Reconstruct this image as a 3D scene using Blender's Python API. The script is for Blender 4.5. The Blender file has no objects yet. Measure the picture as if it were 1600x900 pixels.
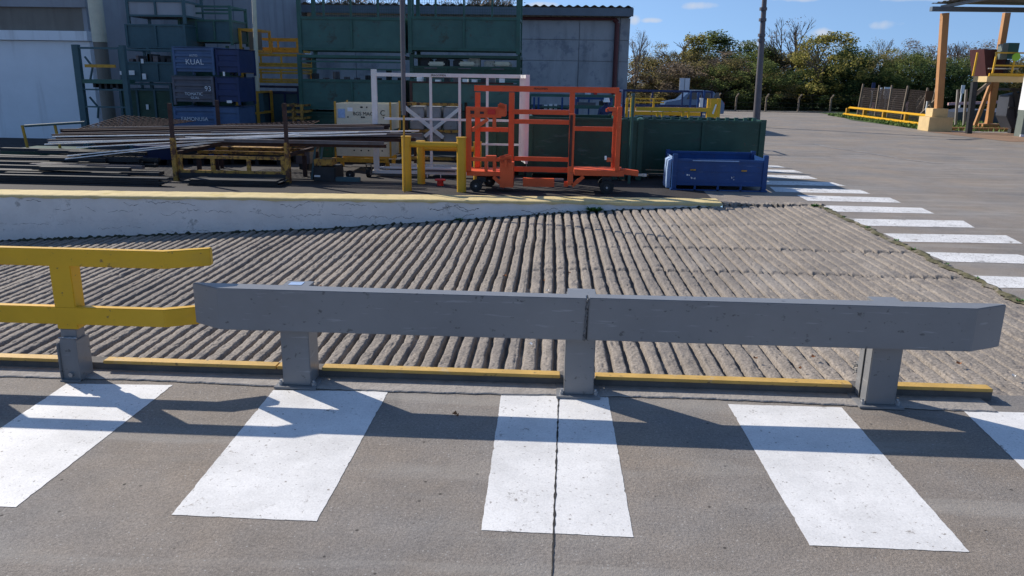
import bpy, bmesh, math, random
import numpy as np
from mathutils import Vector, Matrix
R = math.radians
S = bpy.context.scene
COL = S.collection

# ---------------------------------------------------------------- camera
CF, CP, CR, CY, CH = 1218.0, 0.26198, 0.0154, 0.04596, 1.6
def _cam_axes():
    f = Vector((0, math.cos(CP), -math.sin(CP))); u = Vector((0, math.sin(CP), math.cos(CP))); x = Vector((1, 0, 0))
    rz = Matrix.Rotation(CY, 3, 'Z')
    x2 = x*math.cos(CR) + u*math.sin(CR); u2 = -x*math.sin(CR) + u*math.cos(CR)
    return rz @ x2, rz @ u2, rz @ f
AX, AU, AF = _cam_axes()
cam = bpy.data.cameras.new('camera'); cam.sensor_width = 36; cam.lens = 36*CF/1600
cam.clip_start = 0.05; cam.clip_end = 3000
co = bpy.data.objects.new('camera', cam); COL.objects.link(co)
m = Matrix((AX, AU, -AF)).transposed().to_4x4(); m.translation = (0, 0, CH)
co.matrix_world = m; S.camera = co

# ---------------------------------------------------------------- light
SUN_EL, SUN_AZ = 34.9, 54.1                      # azimuth to the left of +Y
W = bpy.data.worlds.new("World"); S.world = W; W.use_nodes = True
nt = W.node_tree; nt.nodes.clear()
out = nt.nodes.new('ShaderNodeOutputWorld'); bg = nt.nodes.new('ShaderNodeBackground')
sky = nt.nodes.new('ShaderNodeTexSky'); sky.sky_type = 'NISHITA'; sky.sun_disc = False
sky.sun_elevation = R(SUN_EL); sky.sun_rotation = R(-SUN_AZ); sky.air_density = 1.15; sky.dust_density = 0.4; sky.ozone_density = 2.6; sky.altitude = 60
bg.inputs['Strength'].default_value = 0.13
# small fair-weather clouds low in the sky (direction based, far away)
tc = nt.nodes.new('ShaderNodeTexCoord')
def ray(px, py):
    return (AF*CF + AX*(px-800) - AU*(py-450)).normalized()
def mth(op, a, b=None, c=None):
    n = nt.nodes.new('ShaderNodeMath'); n.operation = op
    for i, v in enumerate((a, b, c)):
        if v is None: continue
        if isinstance(v, (int, float)): n.inputs[i].default_value = v
        else: nt.links.new(v, n.inputs[i])
    return n.outputs[0]
sep = nt.nodes.new('ShaderNodeSeparateXYZ'); nt.links.new(tc.outputs['Generated'], sep.inputs[0])
az = mth('ARCTAN2', sep.outputs['X'], sep.outputs['Y'])
el = mth('ARCSINE', sep.outputs['Z'])
nz = nt.nodes.new('ShaderNodeTexNoise'); nz.inputs['Scale'].default_value = 38; nz.inputs['Detail'].default_value = 7
nt.links.new(tc.outputs['Generated'], nz.inputs['Vector'])
nzc = mth('MULTIPLY', mth('SUBTRACT', nz.outputs['Fac'], 0.5), 3.2)
mask = None
for px, py, w, h in ((1386, 38, 27, 7), (1095, 9, 26, 6), (846, 7, 24, 4), (1285, 52, 18, 8), (1018, 32, 14, 4), (1168, 70, 20, 6), (990, 30, 9, 8), (1440, -3, 60, 5), (1240, -2, 40, 5)):
    d = ray(px, py); a0 = math.atan2(d.x, d.y); e0 = math.asin(d.z)
    da = mth('DIVIDE', mth('SUBTRACT', az, a0), w/1218); de = mth('DIVIDE', mth('SUBTRACT', el, e0), h/1218)
    r2 = mth('ADD', mth('MULTIPLY', da, da), mth('MULTIPLY', de, de))
    v = mth('MULTIPLY', mth('ADD', mth('SUBTRACT', 1.0, r2), nzc), 0.8)
    cl = nt.nodes.new('ShaderNodeClamp'); nt.links.new(v, cl.inputs[0])
    mask = cl.outputs[0] if mask is None else mth('MAXIMUM', mask, cl.outputs[0])
hz = mth('MULTIPLY', mth('SUBTRACT', 1.0, mth('MINIMUM', mth('MULTIPLY', mth('ABSOLUTE', el), 5.0), 1.0)), 0.0)
mixc = nt.nodes.new('ShaderNodeMix'); mixc.data_type = 'RGBA'
nt.links.new(mth('MULTIPLY', mask, 0.8), mixc.inputs['Factor'])
cmb = nt.nodes.new('ShaderNodeCombineXYZ'); nt.links.new(sep.outputs['X'], cmb.inputs[0]); nt.links.new(sep.outputs['Y'], cmb.inputs[1])
nt.links.new(mth('ADD', mth('MULTIPLY', mth('MAXIMUM', sep.outputs['Z'], 0.0), 1.15), 0.20), cmb.inputs[2])
nrm_ = nt.nodes.new('ShaderNodeVectorMath'); nrm_.operation = 'NORMALIZE'; nt.links.new(cmb.outputs[0], nrm_.inputs[0]); nt.links.new(nrm_.outputs[0], sky.inputs['Vector'])
tint = nt.nodes.new('ShaderNodeMix'); tint.data_type = 'RGBA'; tint.blend_type = 'MULTIPLY'; tint.inputs['Factor'].default_value = 1
nt.links.new(sky.outputs[0], tint.inputs['A']); tint.inputs['B'].default_value = (0.97, 1.05, 1.16, 1)
nt.links.new(tint.outputs['Result'], mixc.inputs['A']); mixc.inputs['B'].default_value = (4.6, 4.9, 5.5, 1)
nt.links.new(mixc.outputs['Result'], bg.inputs['Color']); nt.links.new(bg.outputs[0], out.inputs['Surface'])
sl = bpy.data.lights.new('sun', 'SUN'); sl.energy = 4.8; sl.angle = R(0.55); sl.color = (1.0, 0.93, 0.83)
so = bpy.data.objects.new('sun', sl); COL.objects.link(so)
sd = Vector((-math.sin(R(SUN_AZ))*math.cos(R(SUN_EL)), math.cos(R(SUN_AZ))*math.cos(R(SUN_EL)), math.sin(R(SUN_EL))))
so.rotation_euler = sd.to_track_quat('Z', 'Y').to_euler()
S.view_settings.view_transform = 'Standard'; S.view_settings.look = 'None'
S.view_settings.exposure = 0.12; S.view_settings.gamma = 1
S.cycles.max_bounces = 6; S.cycles.use_denoising = True

# ---------------------------------------------------------------- helpers
def at(px, py, Y):
    """photo pixel (1600x900) -> (x, z) on the vertical plane at depth Y"""
    d = AF*CF + AX*(px-800) - AU*(py-450); t = Y/d.y
    return d.x*t, CH + d.z*t
def gx(px, py, Y): return at(px, py, Y)[0]
def gz(px, py, Y): return at(px, py, Y)[1]
def gnd(px, py, Z=0):
    d = AF*CF + AX*(px-800) - AU*(py-450); t = (Z-CH)/d.z
    return d.x*t, d.y*t

def mat(name, col, rough=0.6, var=0.15, scale=6, bump=0.0, bscale=60, metal=0.0, dirt=None, dscale=3, damt=0.45, spec=0.4, fine=0.0):
    M = bpy.data.materials.new(name); M.use_nodes = True; t = M.node_tree; N = t.nodes; L = t.links
    b = N['Principled BSDF']; b.inputs['Roughness'].default_value = rough; b.inputs['Metallic'].default_value = metal
    b.inputs['Specular IOR Level'].default_value = spec
    c = N.new('ShaderNodeTexCoord')
    n1 = N.new('ShaderNodeTexNoise'); n1.inputs['Scale'].default_value = scale; n1.inputs['Detail'].default_value = 8; n1.inputs['Roughness'].default_value = 0.65
    L.new(c.outputs['Object'], n1.inputs['Vector'])
    mr = N.new('ShaderNodeMapRange'); mr.inputs['From Min'].default_value = 0.3; mr.inputs['From Max'].default_value = 0.7
    mr.inputs['To Min'].default_value = 1-var; mr.inputs['To Max'].default_value = 1+var; L.new(n1.outputs['Fac'], mr.inputs['Value'])
    val = mr.outputs[0]
    if fine:
        n3 = N.new('ShaderNodeTexNoise'); n3.inputs['Scale'].default_value = bscale*1.5; n3.inputs['Detail'].default_value = 3
        L.new(c.outputs['Object'], n3.inputs['Vector'])
        m3 = N.new('ShaderNodeMapRange'); m3.inputs['From Min'].default_value = 0.3; m3.inputs['From Max'].default_value = 0.7
        m3.inputs['To Min'].default_value = 1-fine; m3.inputs['To Max'].default_value = 1+fine; L.new(n3.outputs['Fac'], m3.inputs['Value'])
        mm = N.new('ShaderNodeMath'); mm.operation = 'MULTIPLY'; L.new(val, mm.inputs[0]); L.new(m3.outputs[0], mm.inputs[1]); val = mm.outputs[0]
    vm = N.new('ShaderNodeVectorMath'); vm.operation = 'SCALE'; vm.inputs[0].default_value = col[:3]; L.new(val, vm.inputs['Scale'])
    colo = vm.outputs[0]
    if dirt:
        n2 = N.new('ShaderNodeTexNoise'); n2.inputs['Scale'].default_value = dscale; n2.inputs['Detail'].default_value = 10; n2.inputs['Roughness'].default_value = 0.75
        L.new(c.outputs['Object'], n2.inputs['Vector'])
        r = N.new('ShaderNodeValToRGB'); r.color_ramp.elements[0].position = 1-damt; r.color_ramp.elements[1].position = min(1, 1-damt+0.09)
        L.new(n2.outputs['Fac'], r.inputs[0])
        mx = N.new('ShaderNodeMix'); mx.data_type = 'RGBA'; L.new(r.outputs[0], mx.inputs['Factor']); L.new(colo, mx.inputs['A'])
        mx.inputs['B'].default_value = (*dirt, 1); colo = mx.outputs['Result']
    L.new(colo, b.inputs['Base Color'])
    if bump:
        n4 = N.new('ShaderNodeTexNoise'); n4.inputs['Scale'].default_value = bscale; n4.inputs['Detail'].default_value = 6
        L.new(c.outputs['Object'], n4.inputs['Vector'])
        bp = N.new('ShaderNodeBump'); bp.inputs['Strength'].default_value = bump; bp.inputs['Distance'].default_value = 0.01
        L.new(n4.outputs['Fac'], bp.inputs['Height']); L.new(bp.outputs[0], b.inputs['Normal'])
    return M

RUST = (0.10, 0.045, 0.025)
M = {}
M['grey'] = mat('grey_paint', (0.222, 0.222, 0.222), 0.36, 0.05, 4, 0.05, 30, dirt=(0.27, 0.27, 0.27), dscale=5, damt=0.37)
M['galv'] = mat('bolt_steel', (0.42, 0.42, 0.42), 0.45, 0.2, 30, metal=0.6)
M['weld'] = mat('weld', (0.20, 0.19, 0.18), 0.6, 0.5, 60, 0.6, 90, dirt=(0.03, 0.03, 0.03), dscale=60, damt=0.5)
M['yellow'] = mat('yellow_paint', (0.72, 0.41, 0.018), 0.42, 0.07, 4, 0.03, 30)
M['strip'] = mat('yellow_edging', (0.58, 0.36, 0.09), 0.6, 0.15, 9, 0.1, 60, dirt=(0.5, 0.38, 0.22), dscale=7, damt=0.42)
M['oldyellow'] = mat('worn_yellow', (0.50, 0.27, 0.03), 0.6, 0.25, 8, 0.1, 40, dirt=RUST, dscale=6, damt=0.42)
M['rustyellow'] = mat('rusted_yellow', (0.45, 0.25, 0.05), 0.7, 0.3, 8, 0.2, 40, dirt=RUST, dscale=9, damt=0.52)
M['white'] = mat('white_steel', (0.74, 0.71, 0.68), 0.55, 0.08, 6, 0.05, 40, dirt=(0.35, 0.24, 0.19), dscale=14, damt=0.38)
M['cream'] = mat('cream_panel', (0.62, 0.58, 0.44), 0.6, 0.1, 6, 0.1, 30, dirt=(0.22, 0.19, 0.13), dscale=7, damt=0.38)
M['orange'] = mat('orange_paint', (0.70, 0.105, 0.028), 0.5, 0.1, 5, 0.05, 40, dirt=(0.30, 0.06, 0.03), dscale=8, damt=0.34)
M['redor'] = mat('red_paint', (0.6, 0.03, 0.02), 0.5, 0.1)
M['green'] = mat('green_paint', (0.035, 0.11, 0.085), 0.45, 0.25, 3, 0.05, 20, dirt=(0.06, 0.10, 0.09), dscale=2.5, damt=0.45)
M['greenp'] = mat('green_panel', (0.05, 0.125, 0.105), 0.5, 0.22, 2, 0.04, 15, dirt=(0.05, 0.06, 0.045), dscale=3, damt=0.42)
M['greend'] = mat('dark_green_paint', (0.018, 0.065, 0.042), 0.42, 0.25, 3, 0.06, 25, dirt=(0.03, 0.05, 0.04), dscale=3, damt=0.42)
M['teal'] = mat('teal_panel', (0.05, 0.105, 0.12), 0.55, 0.2, 3, 0.05, 20, dirt=(0.05, 0.08, 0.09), dscale=3, damt=0.42)
M['blue'] = mat('blue_paint', (0.010, 0.055, 0.19), 0.45, 0.2, 3, 0.06, 30, dirt=(0.03, 0.06, 0.15), dscale=5, damt=0.38)
M['blue2'] = mat('light_blue_paint', (0.06, 0.11, 0.21), 0.5, 0.15, 4, dirt=(0.08, 0.12, 0.2), dscale=6, damt=0.4)
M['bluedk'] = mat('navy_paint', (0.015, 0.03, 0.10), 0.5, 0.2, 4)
M['greycrate'] = mat('grey_brown_paint', (0.10, 0.10, 0.12), 0.6, 0.2, 4, dirt=(0.12, 0.07, 0.05), dscale=6, damt=0.4)
M['rust'] = mat('rusty_steel', (0.06, 0.032, 0.027), 0.85, 0.35, 12, 0.3, 60, dirt=(0.06, 0.035, 0.03), dscale=10, damt=0.5)
M['steel'] = mat('bare_steel', (0.13, 0.115, 0.12), 0.45, 0.25, 6, 0.1, 30, metal=0.25, dirt=(0.15, 0.09, 0.07), dscale=8, damt=0.45)
M['paleSteel'] = mat('pale_steel', (0.82, 0.80, 0.77), 0.45, 0.2, 6, dirt=(0.3, 0.24, 0.2), dscale=8, damt=0.38)
M['dark'] = mat('dark_steel', (0.025, 0.027, 0.03), 0.6, 0.3, 8)
M['rubber'] = mat('rubber', (0.02, 0.02, 0.02), 0.8, 0.2, 20)
M['paper'] = mat('paper', (0.8, 0.8, 0.78), 0.8, 0.04)
M['bluepaper'] = mat('blue_paper', (0.3, 0.42, 0.62), 0.8, 0.15, 30)
M['ink'] = mat('black_ink', (0.03, 0.03, 0.03), 0.7, 0.1)
M['chalk'] = mat('white_lettering', (0.62, 0.66, 0.7), 0.8, 0.2, 40)
M['pipe'] = mat('red_brown_pipe', (0.10, 0.025, 0.025), 0.5, 0.15)
M['offwhite'] = mat('white_wall_paint', (0.82, 0.84, 0.86), 0.8, 0.05, 1.5, 0.1, 20)
M['greywall'] = mat('grey_block_wall', (0.32, 0.33, 0.35), 0.85, 0.1, 1, 0.1, 10)
M['brownpanel'] = mat('brown_sheet', (0.20, 0.18, 0.15), 0.7, 0.12, 1.2)
M['roof'] = mat('roof_sheet', (0.10, 0.12, 0.14), 0.6, 0.2, 2)
M['fascia'] = mat('fascia_sheet', (0.13, 0.16, 0.19), 0.55, 0.15, 2)
M['column'] = mat('orange_column_paint', (0.50, 0.25, 0.10), 0.6, 0.12, 2, dirt=(0.3, 0.12, 0.05), dscale=3, damt=0.4)
M['pad'] = mat('painted_concrete_base', (0.68, 0.50, 0.25), 0.8, 0.12, 3, dirt=(0.35, 0.25, 0.15), damt=0.4)
M['canopy'] = mat('canopy_sheet', (0.16, 0.17, 0.18), 0.5, 0.2, 1)
M['tank'] = mat('maroon_sheet', (0.07, 0.02, 0.02), 0.55, 0.2, 2)
M['elbox'] = mat('green_grey_box', (0.16, 0.19, 0.17), 0.5, 0.1)
M['hivis'] = mat('lime_green', (0.35, 0.65, 0.06), 0.6, 0.05)
M['tarp'] = mat('dark_tarp', (0.05, 0.055, 0.07), 0.5, 0.2, 1, 0.3, 5)
M['glass'] = mat('car_glass', (0.03, 0.05, 0.07), 0.1, 0.02, spec=0.8)
M['car'] = mat('blue_grey_car_paint', (0.16, 0.24, 0.36), 0.25, 0.05, 1, spec=0.6)
M['lamp'] = mat('pole_paint', (0.13, 0.12, 0.13), 0.6, 0.15, 3)
M['conc'] = mat('post_concrete', (0.30, 0.28, 0.25), 0.9, 0.2, 6, 0.3, 40)
M['wood'] = mat('weathered_wood', (0.20, 0.16, 0.12), 0.85, 0.25, 8, 0.2, 40)
M['brownsign'] = mat('brown_board', (0.13, 0.07, 0.04), 0.7, 0.15)
M['signwhite'] = mat('sign_white', (0.75, 0.77, 0.8), 0.5, 0.04)
M['signpink'] = mat('sign_red_white', (0.75, 0.4, 0.42), 0.6, 0.2, 12)
M['leafdry'] = mat('dry_leaf', (0.32, 0.13, 0.05), 0.8, 0.25, 30)
M['weed'] = mat('weed_leaf', (0.06, 0.16, 0.03), 0.7, 0.25, 20)
M['bark'] = mat('bark', (0.16, 0.13, 0.10), 0.9, 0.2, 8)
M['pink'] = mat('pink_sheet', (0.65, 0.4, 0.38), 0.7, 0.1)
M['engine'] = mat('cast_aluminium', (0.45, 0.43, 0.36), 0.5, 0.3, 12, 0.3, 30, dirt=(0.1, 0.09, 0.08), dscale=10, damt=0.45)

def scuff(m_, col, sc, lo, hi, amt, seed):
    t = m_.node_tree; N = t.nodes; L = t.links; b = N['Principled BSDF']; src = b.inputs['Base Color'].links[0].from_socket
    c = N.new('ShaderNodeTexCoord'); mp = N.new('ShaderNodeMapping'); mp.inputs['Scale'].default_value = sc; mp.inputs['Location'].default_value = (seed, seed*2, 0); L.new(c.outputs['Object'], mp.inputs[0])
    n = N.new('ShaderNodeTexNoise'); n.inputs['Scale'].default_value = 1; n.inputs['Detail'].default_value = 5; n.inputs['Roughness'].default_value = .6; L.new(mp.outputs[0], n.inputs['Vector'])
    r = N.new('ShaderNodeMapRange'); r.inputs['From Min'].default_value = lo; r.inputs['From Max'].default_value = hi; r.inputs['To Max'].default_value = amt; L.new(n.outputs['Fac'], r.inputs['Value'])
    mx = N.new('ShaderNodeMix'); mx.data_type = 'RGBA'; L.new(r.outputs[0], mx.inputs['Factor']); L.new(src, mx.inputs['A']); mx.inputs['B'].default_value = (*col, 1); L.new(mx.outputs['Result'], b.inputs['Base Color'])
scuff(M['grey'], (0.50, 0.50, 0.50), (4, 8, 45), .63, .69, .28, 3)
scuff(M['grey'], (0.07, 0.07, 0.07), (24, 24, 34), .64, .69, .75, 9)
scuff(M['grey'], (0.17, 0.16, 0.15), (3, 3, 4), .52, .70, .22, 5)
scuff(M['yellow'], (0.50, 0.30, 0.06), (3, 5, 8), .55, .70, .3, 2)
scuff(M['yellow'], (0.16, 0.10, 0.05), (26, 26, 36), .645, .69, .75, 6)
scuff(M['strip'], (0.16, 0.11, 0.05), (25, 30, 30), .62, .68, .8, 1)
scuff(M['orange'], (0.75, 0.25, 0.12), (6, 8, 40), .62, .7, .5, 4)
scuff(M['orange'], (0.10, 0.04, 0.03), (14, 14, 14), .64, .72, .8, 8)
scuff(M['blue'], (0.10, 0.16, 0.30), (5, 8, 30), .62, .7, .5, 4)
scuff(M['blue'], (0.10, 0.05, 0.04), (12, 12, 12), .66, .72, .8, 2)
scuff(M['greywall'], (0.20, 0.20, 0.21), (2.5, 2.5, .25), .5, .68, .5, 4); scuff(M['offwhite'], (0.45, 0.43, 0.42), (3, 3, .3), .58, .75, .45, 7)
scuff(M['brownpanel'], (0.12, 0.10, 0.08), (3, 3, .3), .5, .7, .5, 1)
for k_ in ('greend', 'green', 'greenp'): scuff(M[k_], (0.10, 0.15, 0.13), (3, 6, 14), .60, .72, .5, 4); scuff(M[k_], (0.10, 0.05, 0.03), (9, 9, 9), .64, .72, .7, 2)
def tag(o, label=None, cat=None, group=None, kind=None):
    if label: o['label'] = label
    if cat: o['category'] = cat
    if group: o['group'] = group
    if kind: o['kind'] = kind
    return o
def thing(name, label, cat, loc, group=None):
    o = bpy.data.objects.new(name, None); o.empty_display_size = 0.2; COL.objects.link(o); o.location = loc
    return tag(o, label, cat, group)
def rootloc(p):
    v = Vector((0, 0, 0))
    while p is not None: v = v + Vector(p.location); p = p.parent
    return v
class MB:
    def __init__(s): s.v = []; s.f = []
    def add(s, vs, fs):
        k = len(s.v); s.v += [tuple(v) for v in vs]; s.f += [tuple(i+k for i in f) for f in fs]; return s
    def box(s, x0, x1, y0, y1, z0, z1):
        return s.add([(x0,y0,z0),(x1,y0,z0),(x1,y1,z0),(x0,y1,z0),(x0,y0,z1),(x1,y0,z1),(x1,y1,z1),(x0,y1,z1)],
                     [(0,3,2,1),(4,5,6,7),(0,1,5,4),(1,2,6,5),(2,3,7,6),(3,0,4,7)])
    def bar(s, p, q, w, h=None, up=(0,0,1)):
        p = Vector(p); q = Vector(q); h = h or w; d = (q-p).normalized(); upv = Vector(up)
        if abs(d.dot(upv)) > 0.98: upv = Vector((0, 1, 0))
        a = d.cross(upv).normalized()*w/2; b = a.cross(d).normalized()*h/2
        vs = [p-a-b, p+a-b, p+a+b, p-a+b, q-a-b, q+a-b, q+a+b, q-a+b]
        return s.add(vs, [(3,2,1,0),(4,5,6,7),(0,1,5,4),(1,2,6,5),(2,3,7,6),(3,0,4,7)])
    def tube(s, p, q, r, r2=None, n=12):
        p = Vector(p); q = Vector(q); r2 = r if r2 is None else r2; d = (q-p).normalized()
        up = Vector((0,0,1)) if abs(d.z) < 0.9 else Vector((0,1,0)); a = d.cross(up).normalized(); b = a.cross(d)
        vs = []
        for i in range(n):
            t = 2*math.pi*i/n; vs.append(p+(a*math.cos(t)+b*math.sin(t))*r)
        for i in range(n):
            t = 2*math.pi*i/n; vs.append(q+(a*math.cos(t)+b*math.sin(t))*r2)
        fs = [(i, (i+1) % n, n+(i+1) % n, n+i) for i in range(n)]
        return s.add(vs, fs+[tuple(range(n-1, -1, -1)), tuple(range(n, 2*n))])
    def prism(s, poly, z0, z1):            # poly in XY, CCW
        n = len(poly)
        vs = [(x, y, z0) for x, y in poly]+[(x, y, z1) for x, y in poly]
        return s.add(vs, [(i, (i+1) % n, n+(i+1) % n, n+i) for i in range(n)]+[tuple(range(n-1, -1, -1)), tuple(range(n, 2*n))])
    def prismx(s, poly, y0, y1):           # poly in XZ
        n = len(poly)
        vs = [(x, y0, z) for x, z in poly]+[(x, y1, z) for x, z in poly]
        return s.add(vs, [(i, n+i, n+(i+1) % n, (i+1) % n) for i in range(n)]+[tuple(range(n)), tuple(range(2*n-1, n-1, -1))])
    def prismyz(s, poly, x0, x1):
        n = len(poly)
        vs = [(x0, y, z) for y, z in poly]+[(x1, y, z) for y, z in poly]
        return s.add(vs, [(i, (i+1) % n, n+(i+1) % n, n+i) for i in range(n)]+[tuple(range(n-1, -1, -1)), tuple(range(n, 2*n))])
    def build(s, name, m, parent=None, bevel=0, smooth=False, label=None):
        me = bpy.data.meshes.new(name); L = rootloc(parent)
        me.from_pydata([(v[0]-L.x, v[1]-L.y, v[2]-L.z) for v in s.v], [], s.f); me.update()
        bm = bmesh.new(); bm.from_mesh(me); bmesh.ops.recalc_face_normals(bm, faces=bm.faces)
        if bevel: bmesh.ops.bevel(bm, geom=bm.edges[:], offset=bevel, segments=2, affect='EDGES', clamp_overlap=True)
        bm.to_mesh(me); bm.free()
        if smooth:
            for p in me.polygons: p.use_smooth = True
        me.materials.append(M[m] if isinstance(m, str) else m)
        o = bpy.data.objects.new(name, me); COL.objects.link(o)
        if parent: o.parent = parent
        if label: o['label'] = label
        return o
def text(name, body, loc, size, m, parent, rot=(R(90), 0, 0), sx=1.0):
    cu = bpy.data.curves.new(name, 'FONT'); cu.body = body; cu.size = size; cu.extrude = 0.0015
    cu.align_x = 'CENTER'; cu.align_y = 'CENTER'
    t = bpy.data.objects.new(name+'_tmp', cu); COL.objects.link(t)
    bpy.context.view_layer.update()
    me = bpy.data.meshes.new_from_object(t.evaluated_get(bpy.context.evaluated_depsgraph_get()))
    bpy.data.objects.remove(t); bpy.data.curves.remove(cu)
    me.materials.clear(); me.materials.append(M[m])
    o = bpy.data.objects.new(name, me); COL.objects.link(o)
    if parent: o.parent = parent
    o.location = Vector(loc)-rootloc(parent); o.rotation_euler = rot; o.scale = (sx, 1, 1)
    return o

# ---------------------------------------------------------------- ground
def ground_mat(name, base, paint=False, seed=0.0, wear=0.30):
    m_ = bpy.data.materials.new(name); m_.use_nodes = True; t = m_.node_tree; N = t.nodes; L = t.links; b = N['Principled BSDF']
    b.inputs['Roughness'].default_value = 0.82; b.inputs['Specular IOR Level'].default_value = 0.25
    g = N.new('ShaderNodeNewGeometry')
    def noise(sc, det=8, ro=0.6, dist=0):
        n = N.new('ShaderNodeTexNoise'); n.inputs['Scale'].default_value = sc; n.inputs['Detail'].default_value = det
        n.inputs['Roughness'].default_value = ro; n.inputs['Distortion'].default_value = dist; L.new(g.outputs['Position'], n.inputs['Vector']); return n.outputs['Fac']
    def ramp(src, a, c, lo, hi):
        r = N.new('ShaderNodeMapRange'); r.inputs['From Min'].default_value = a; r.inputs['From Max'].default_value = c
        r.inputs['To Min'].default_value = lo; r.inputs['To Max'].default_value = hi; L.new(src, r.inputs['Value']); return r.outputs[0]
    def mul(a, c):
        n = N.new('ShaderNodeMath'); n.operation = 'MULTIPLY'; L.new(a, n.inputs[0]); L.new(c, n.inputs[1]); return n.outputs[0]
    big = ramp(noise(0.45, 6, 0.6, 0.4), 0.3, 0.7, 0.86, 1.14)
    mid = ramp(noise(4.5, 8, 0.7), 0.3, 0.7, 0.88, 1.12)
    fin = ramp(noise(75, 6, 0.75), 0.3, 0.7, 0.66, 1.34)
    f2 = ramp(noise(230, 3, 0.6), 0.3, 0.7, 0.70, 1.30)
    v = mul(mul(big, mid), mul(fin, f2))
    vo = N.new('ShaderNodeTexVoronoi'); vo.inputs['Scale'].default_value = 15; vo.inputs['Randomness'].default_value = 1; L.new(g.outputs['Position'], vo.inputs['Vector'])
    pit = ramp(vo.outputs['Distance'], 0.07, 0.13, 0.30, 1.0)
    spc = N.new('ShaderNodeSeparateColor'); L.new(vo.outputs['Color'], spc.inputs[0]); pm = ramp(spc.outputs[0], 0.80, 0.81, 0.0, 1.0)
    mx0 = N.new('ShaderNodeMix'); mx0.data_type = 'FLOAT'; L.new(pm, mx0.inputs[0]); mx0.inputs[2].default_value = 1.0; L.new(pit, mx0.inputs[3])
    vm = N.new('ShaderNodeVectorMath'); vm.operation = 'SCALE'; vm.inputs[0].default_value = base; L.new(mul(v, mx0.outputs[0]), vm.inputs['Scale'])
    # warm / cold tint patches
    tn = N.new('ShaderNodeMix'); tn.data_type = 'RGBA'; tn.blend_type = 'MULTIPLY'; L.new(vm.outputs[0], tn.inputs['A'])
    cr = N.new('ShaderNodeValToRGB'); cr.color_ramp.elements[0].position = 0.35; cr.color_ramp.elements[0].color = (0.93, 0.97, 1.03, 1)
    cr.color_ramp.elements[1].position = 0.65; cr.color_ramp.elements[1].color = (1.06, 1.0, 0.93, 1); L.new(noise(0.9, 5), cr.inputs[0])
    L.new(cr.outputs[0], tn.inputs['B']); tn.inputs['Factor'].default_value = 1
    colo = tn.outputs['Result']
    st = N.new('ShaderNodeMix'); st.data_type = 'RGBA'; L.new(ramp(noise(0.8, 9, 0.72, 1.2), 0.56, 0.70, 0.0, 0.42), st.inputs['Factor']); L.new(colo, st.inputs['A']); st.inputs['B'].default_value = (0.115, 0.108, 0.105, 1)
    mpt = N.new('ShaderNodeMapping'); mpt.inputs['Scale'].default_value = (0.35, 3.2, 1); L.new(g.outputs['Position'], mpt.inputs[0])
    nst = N.new('ShaderNodeTexNoise'); nst.inputs['Scale'].default_value = 1.3; nst.inputs['Detail'].default_value = 6; nst.inputs['Distortion'].default_value = 0.6; L.new(mpt.outputs[0], nst.inputs['Vector'])
    st2 = N.new('ShaderNodeMix'); st2.data_type = 'RGBA'; L.new(ramp(nst.outputs['Fac'], 0.54, 0.66, 0.0, 0.40), st2.inputs['Factor']); L.new(st.outputs['Result'], st2.inputs['A']); st2.inputs['B'].default_value = (0.36, 0.335, 0.30, 1)
    colo = st2.outputs['Result']
    # light aggregate flecks
    vf = N.new('ShaderNodeTexVoronoi'); vf.inputs['Scale'].default_value = 55; L.new(g.outputs['Position'], vf.inputs['Vector'])
    fl = ramp(vf.outputs['Distance'], 0.14, 0.24, 1.0, 0.0); spf = N.new('ShaderNodeSeparateColor'); L.new(vf.outputs['Color'], spf.inputs[0]); fm = ramp(spf.outputs[1], 0.80, 0.84, 0.0, 0.75)
    mx1 = N.new('ShaderNodeMix'); mx1.data_type = 'RGBA'; L.new(mul(fl, fm), mx1.inputs['Factor']); L.new(colo, mx1.inputs['A']); mx1.inputs['B'].default_value = (0.42, 0.40, 0.37, 1)
    colo = mx1.outputs['Result']
    if paint:
        wm = mul(ramp(noise(2.6, 9, 0.7), 0.35, 0.62, 0.80, 1.0), ramp(noise(120, 5), 0.3, 0.7, 0.86, 1.06))
        pv = N.new('ShaderNodeVectorMath'); pv.operation = 'SCALE'; pv.inputs[0].default_value = (0.84, 0.82, 0.79); L.new(wm, pv.inputs['Scale'])
        w1 = ramp(noise(48, 8, 0.78), wear, wear+0.05, 1.0, 0.0)
        w2 = ramp(noise(7, 8, 0.8), wear-0.02, wear+0.04, 1.0, 0.0)
        vw = N.new('ShaderNodeTexVoronoi'); vw.inputs['Scale'].default_value = 26; L.new(g.outputs['Position'], vw.inputs['Vector'])
        spw = N.new('ShaderNodeSeparateColor'); L.new(vw.outputs['Color'], spw.inputs[0]); w3 = mul(ramp(vw.outputs['Distance'], 0.10, 0.17, 1.0, 0.0), ramp(spw.outputs[0], 0.86, 0.88, 0.0, 0.9))
        mxx = N.new('ShaderNodeMath'); mxx.operation = 'MAXIMUM'; L.new(w1, mxx.inputs[0]); L.new(w2, mxx.inputs[1])
        mxy = N.new('ShaderNodeMath'); mxy.operation = 'MAXIMUM'; L.new(mxx.outputs[0], mxy.inputs[0]); L.new(w3, mxy.inputs[1])
        mp = N.new('ShaderNodeMix'); mp.data_type = 'RGBA'; L.new(mxy.outputs[0], mp.inputs['Factor']); L.new(pv.outputs[0], mp.inputs['A']); L.new(colo, mp.inputs['B'])
        colo = mp.outputs['Result']; b.inputs['Roughness'].default_value = 0.6
    L.new(colo, b.inputs['Base Color'])
    bp = N.new('ShaderNodeBump'); bp.inputs['Strength'].default_value = 0.6 if not paint else 0.16; bp.inputs['Distance'].default_value = 0.008
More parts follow.
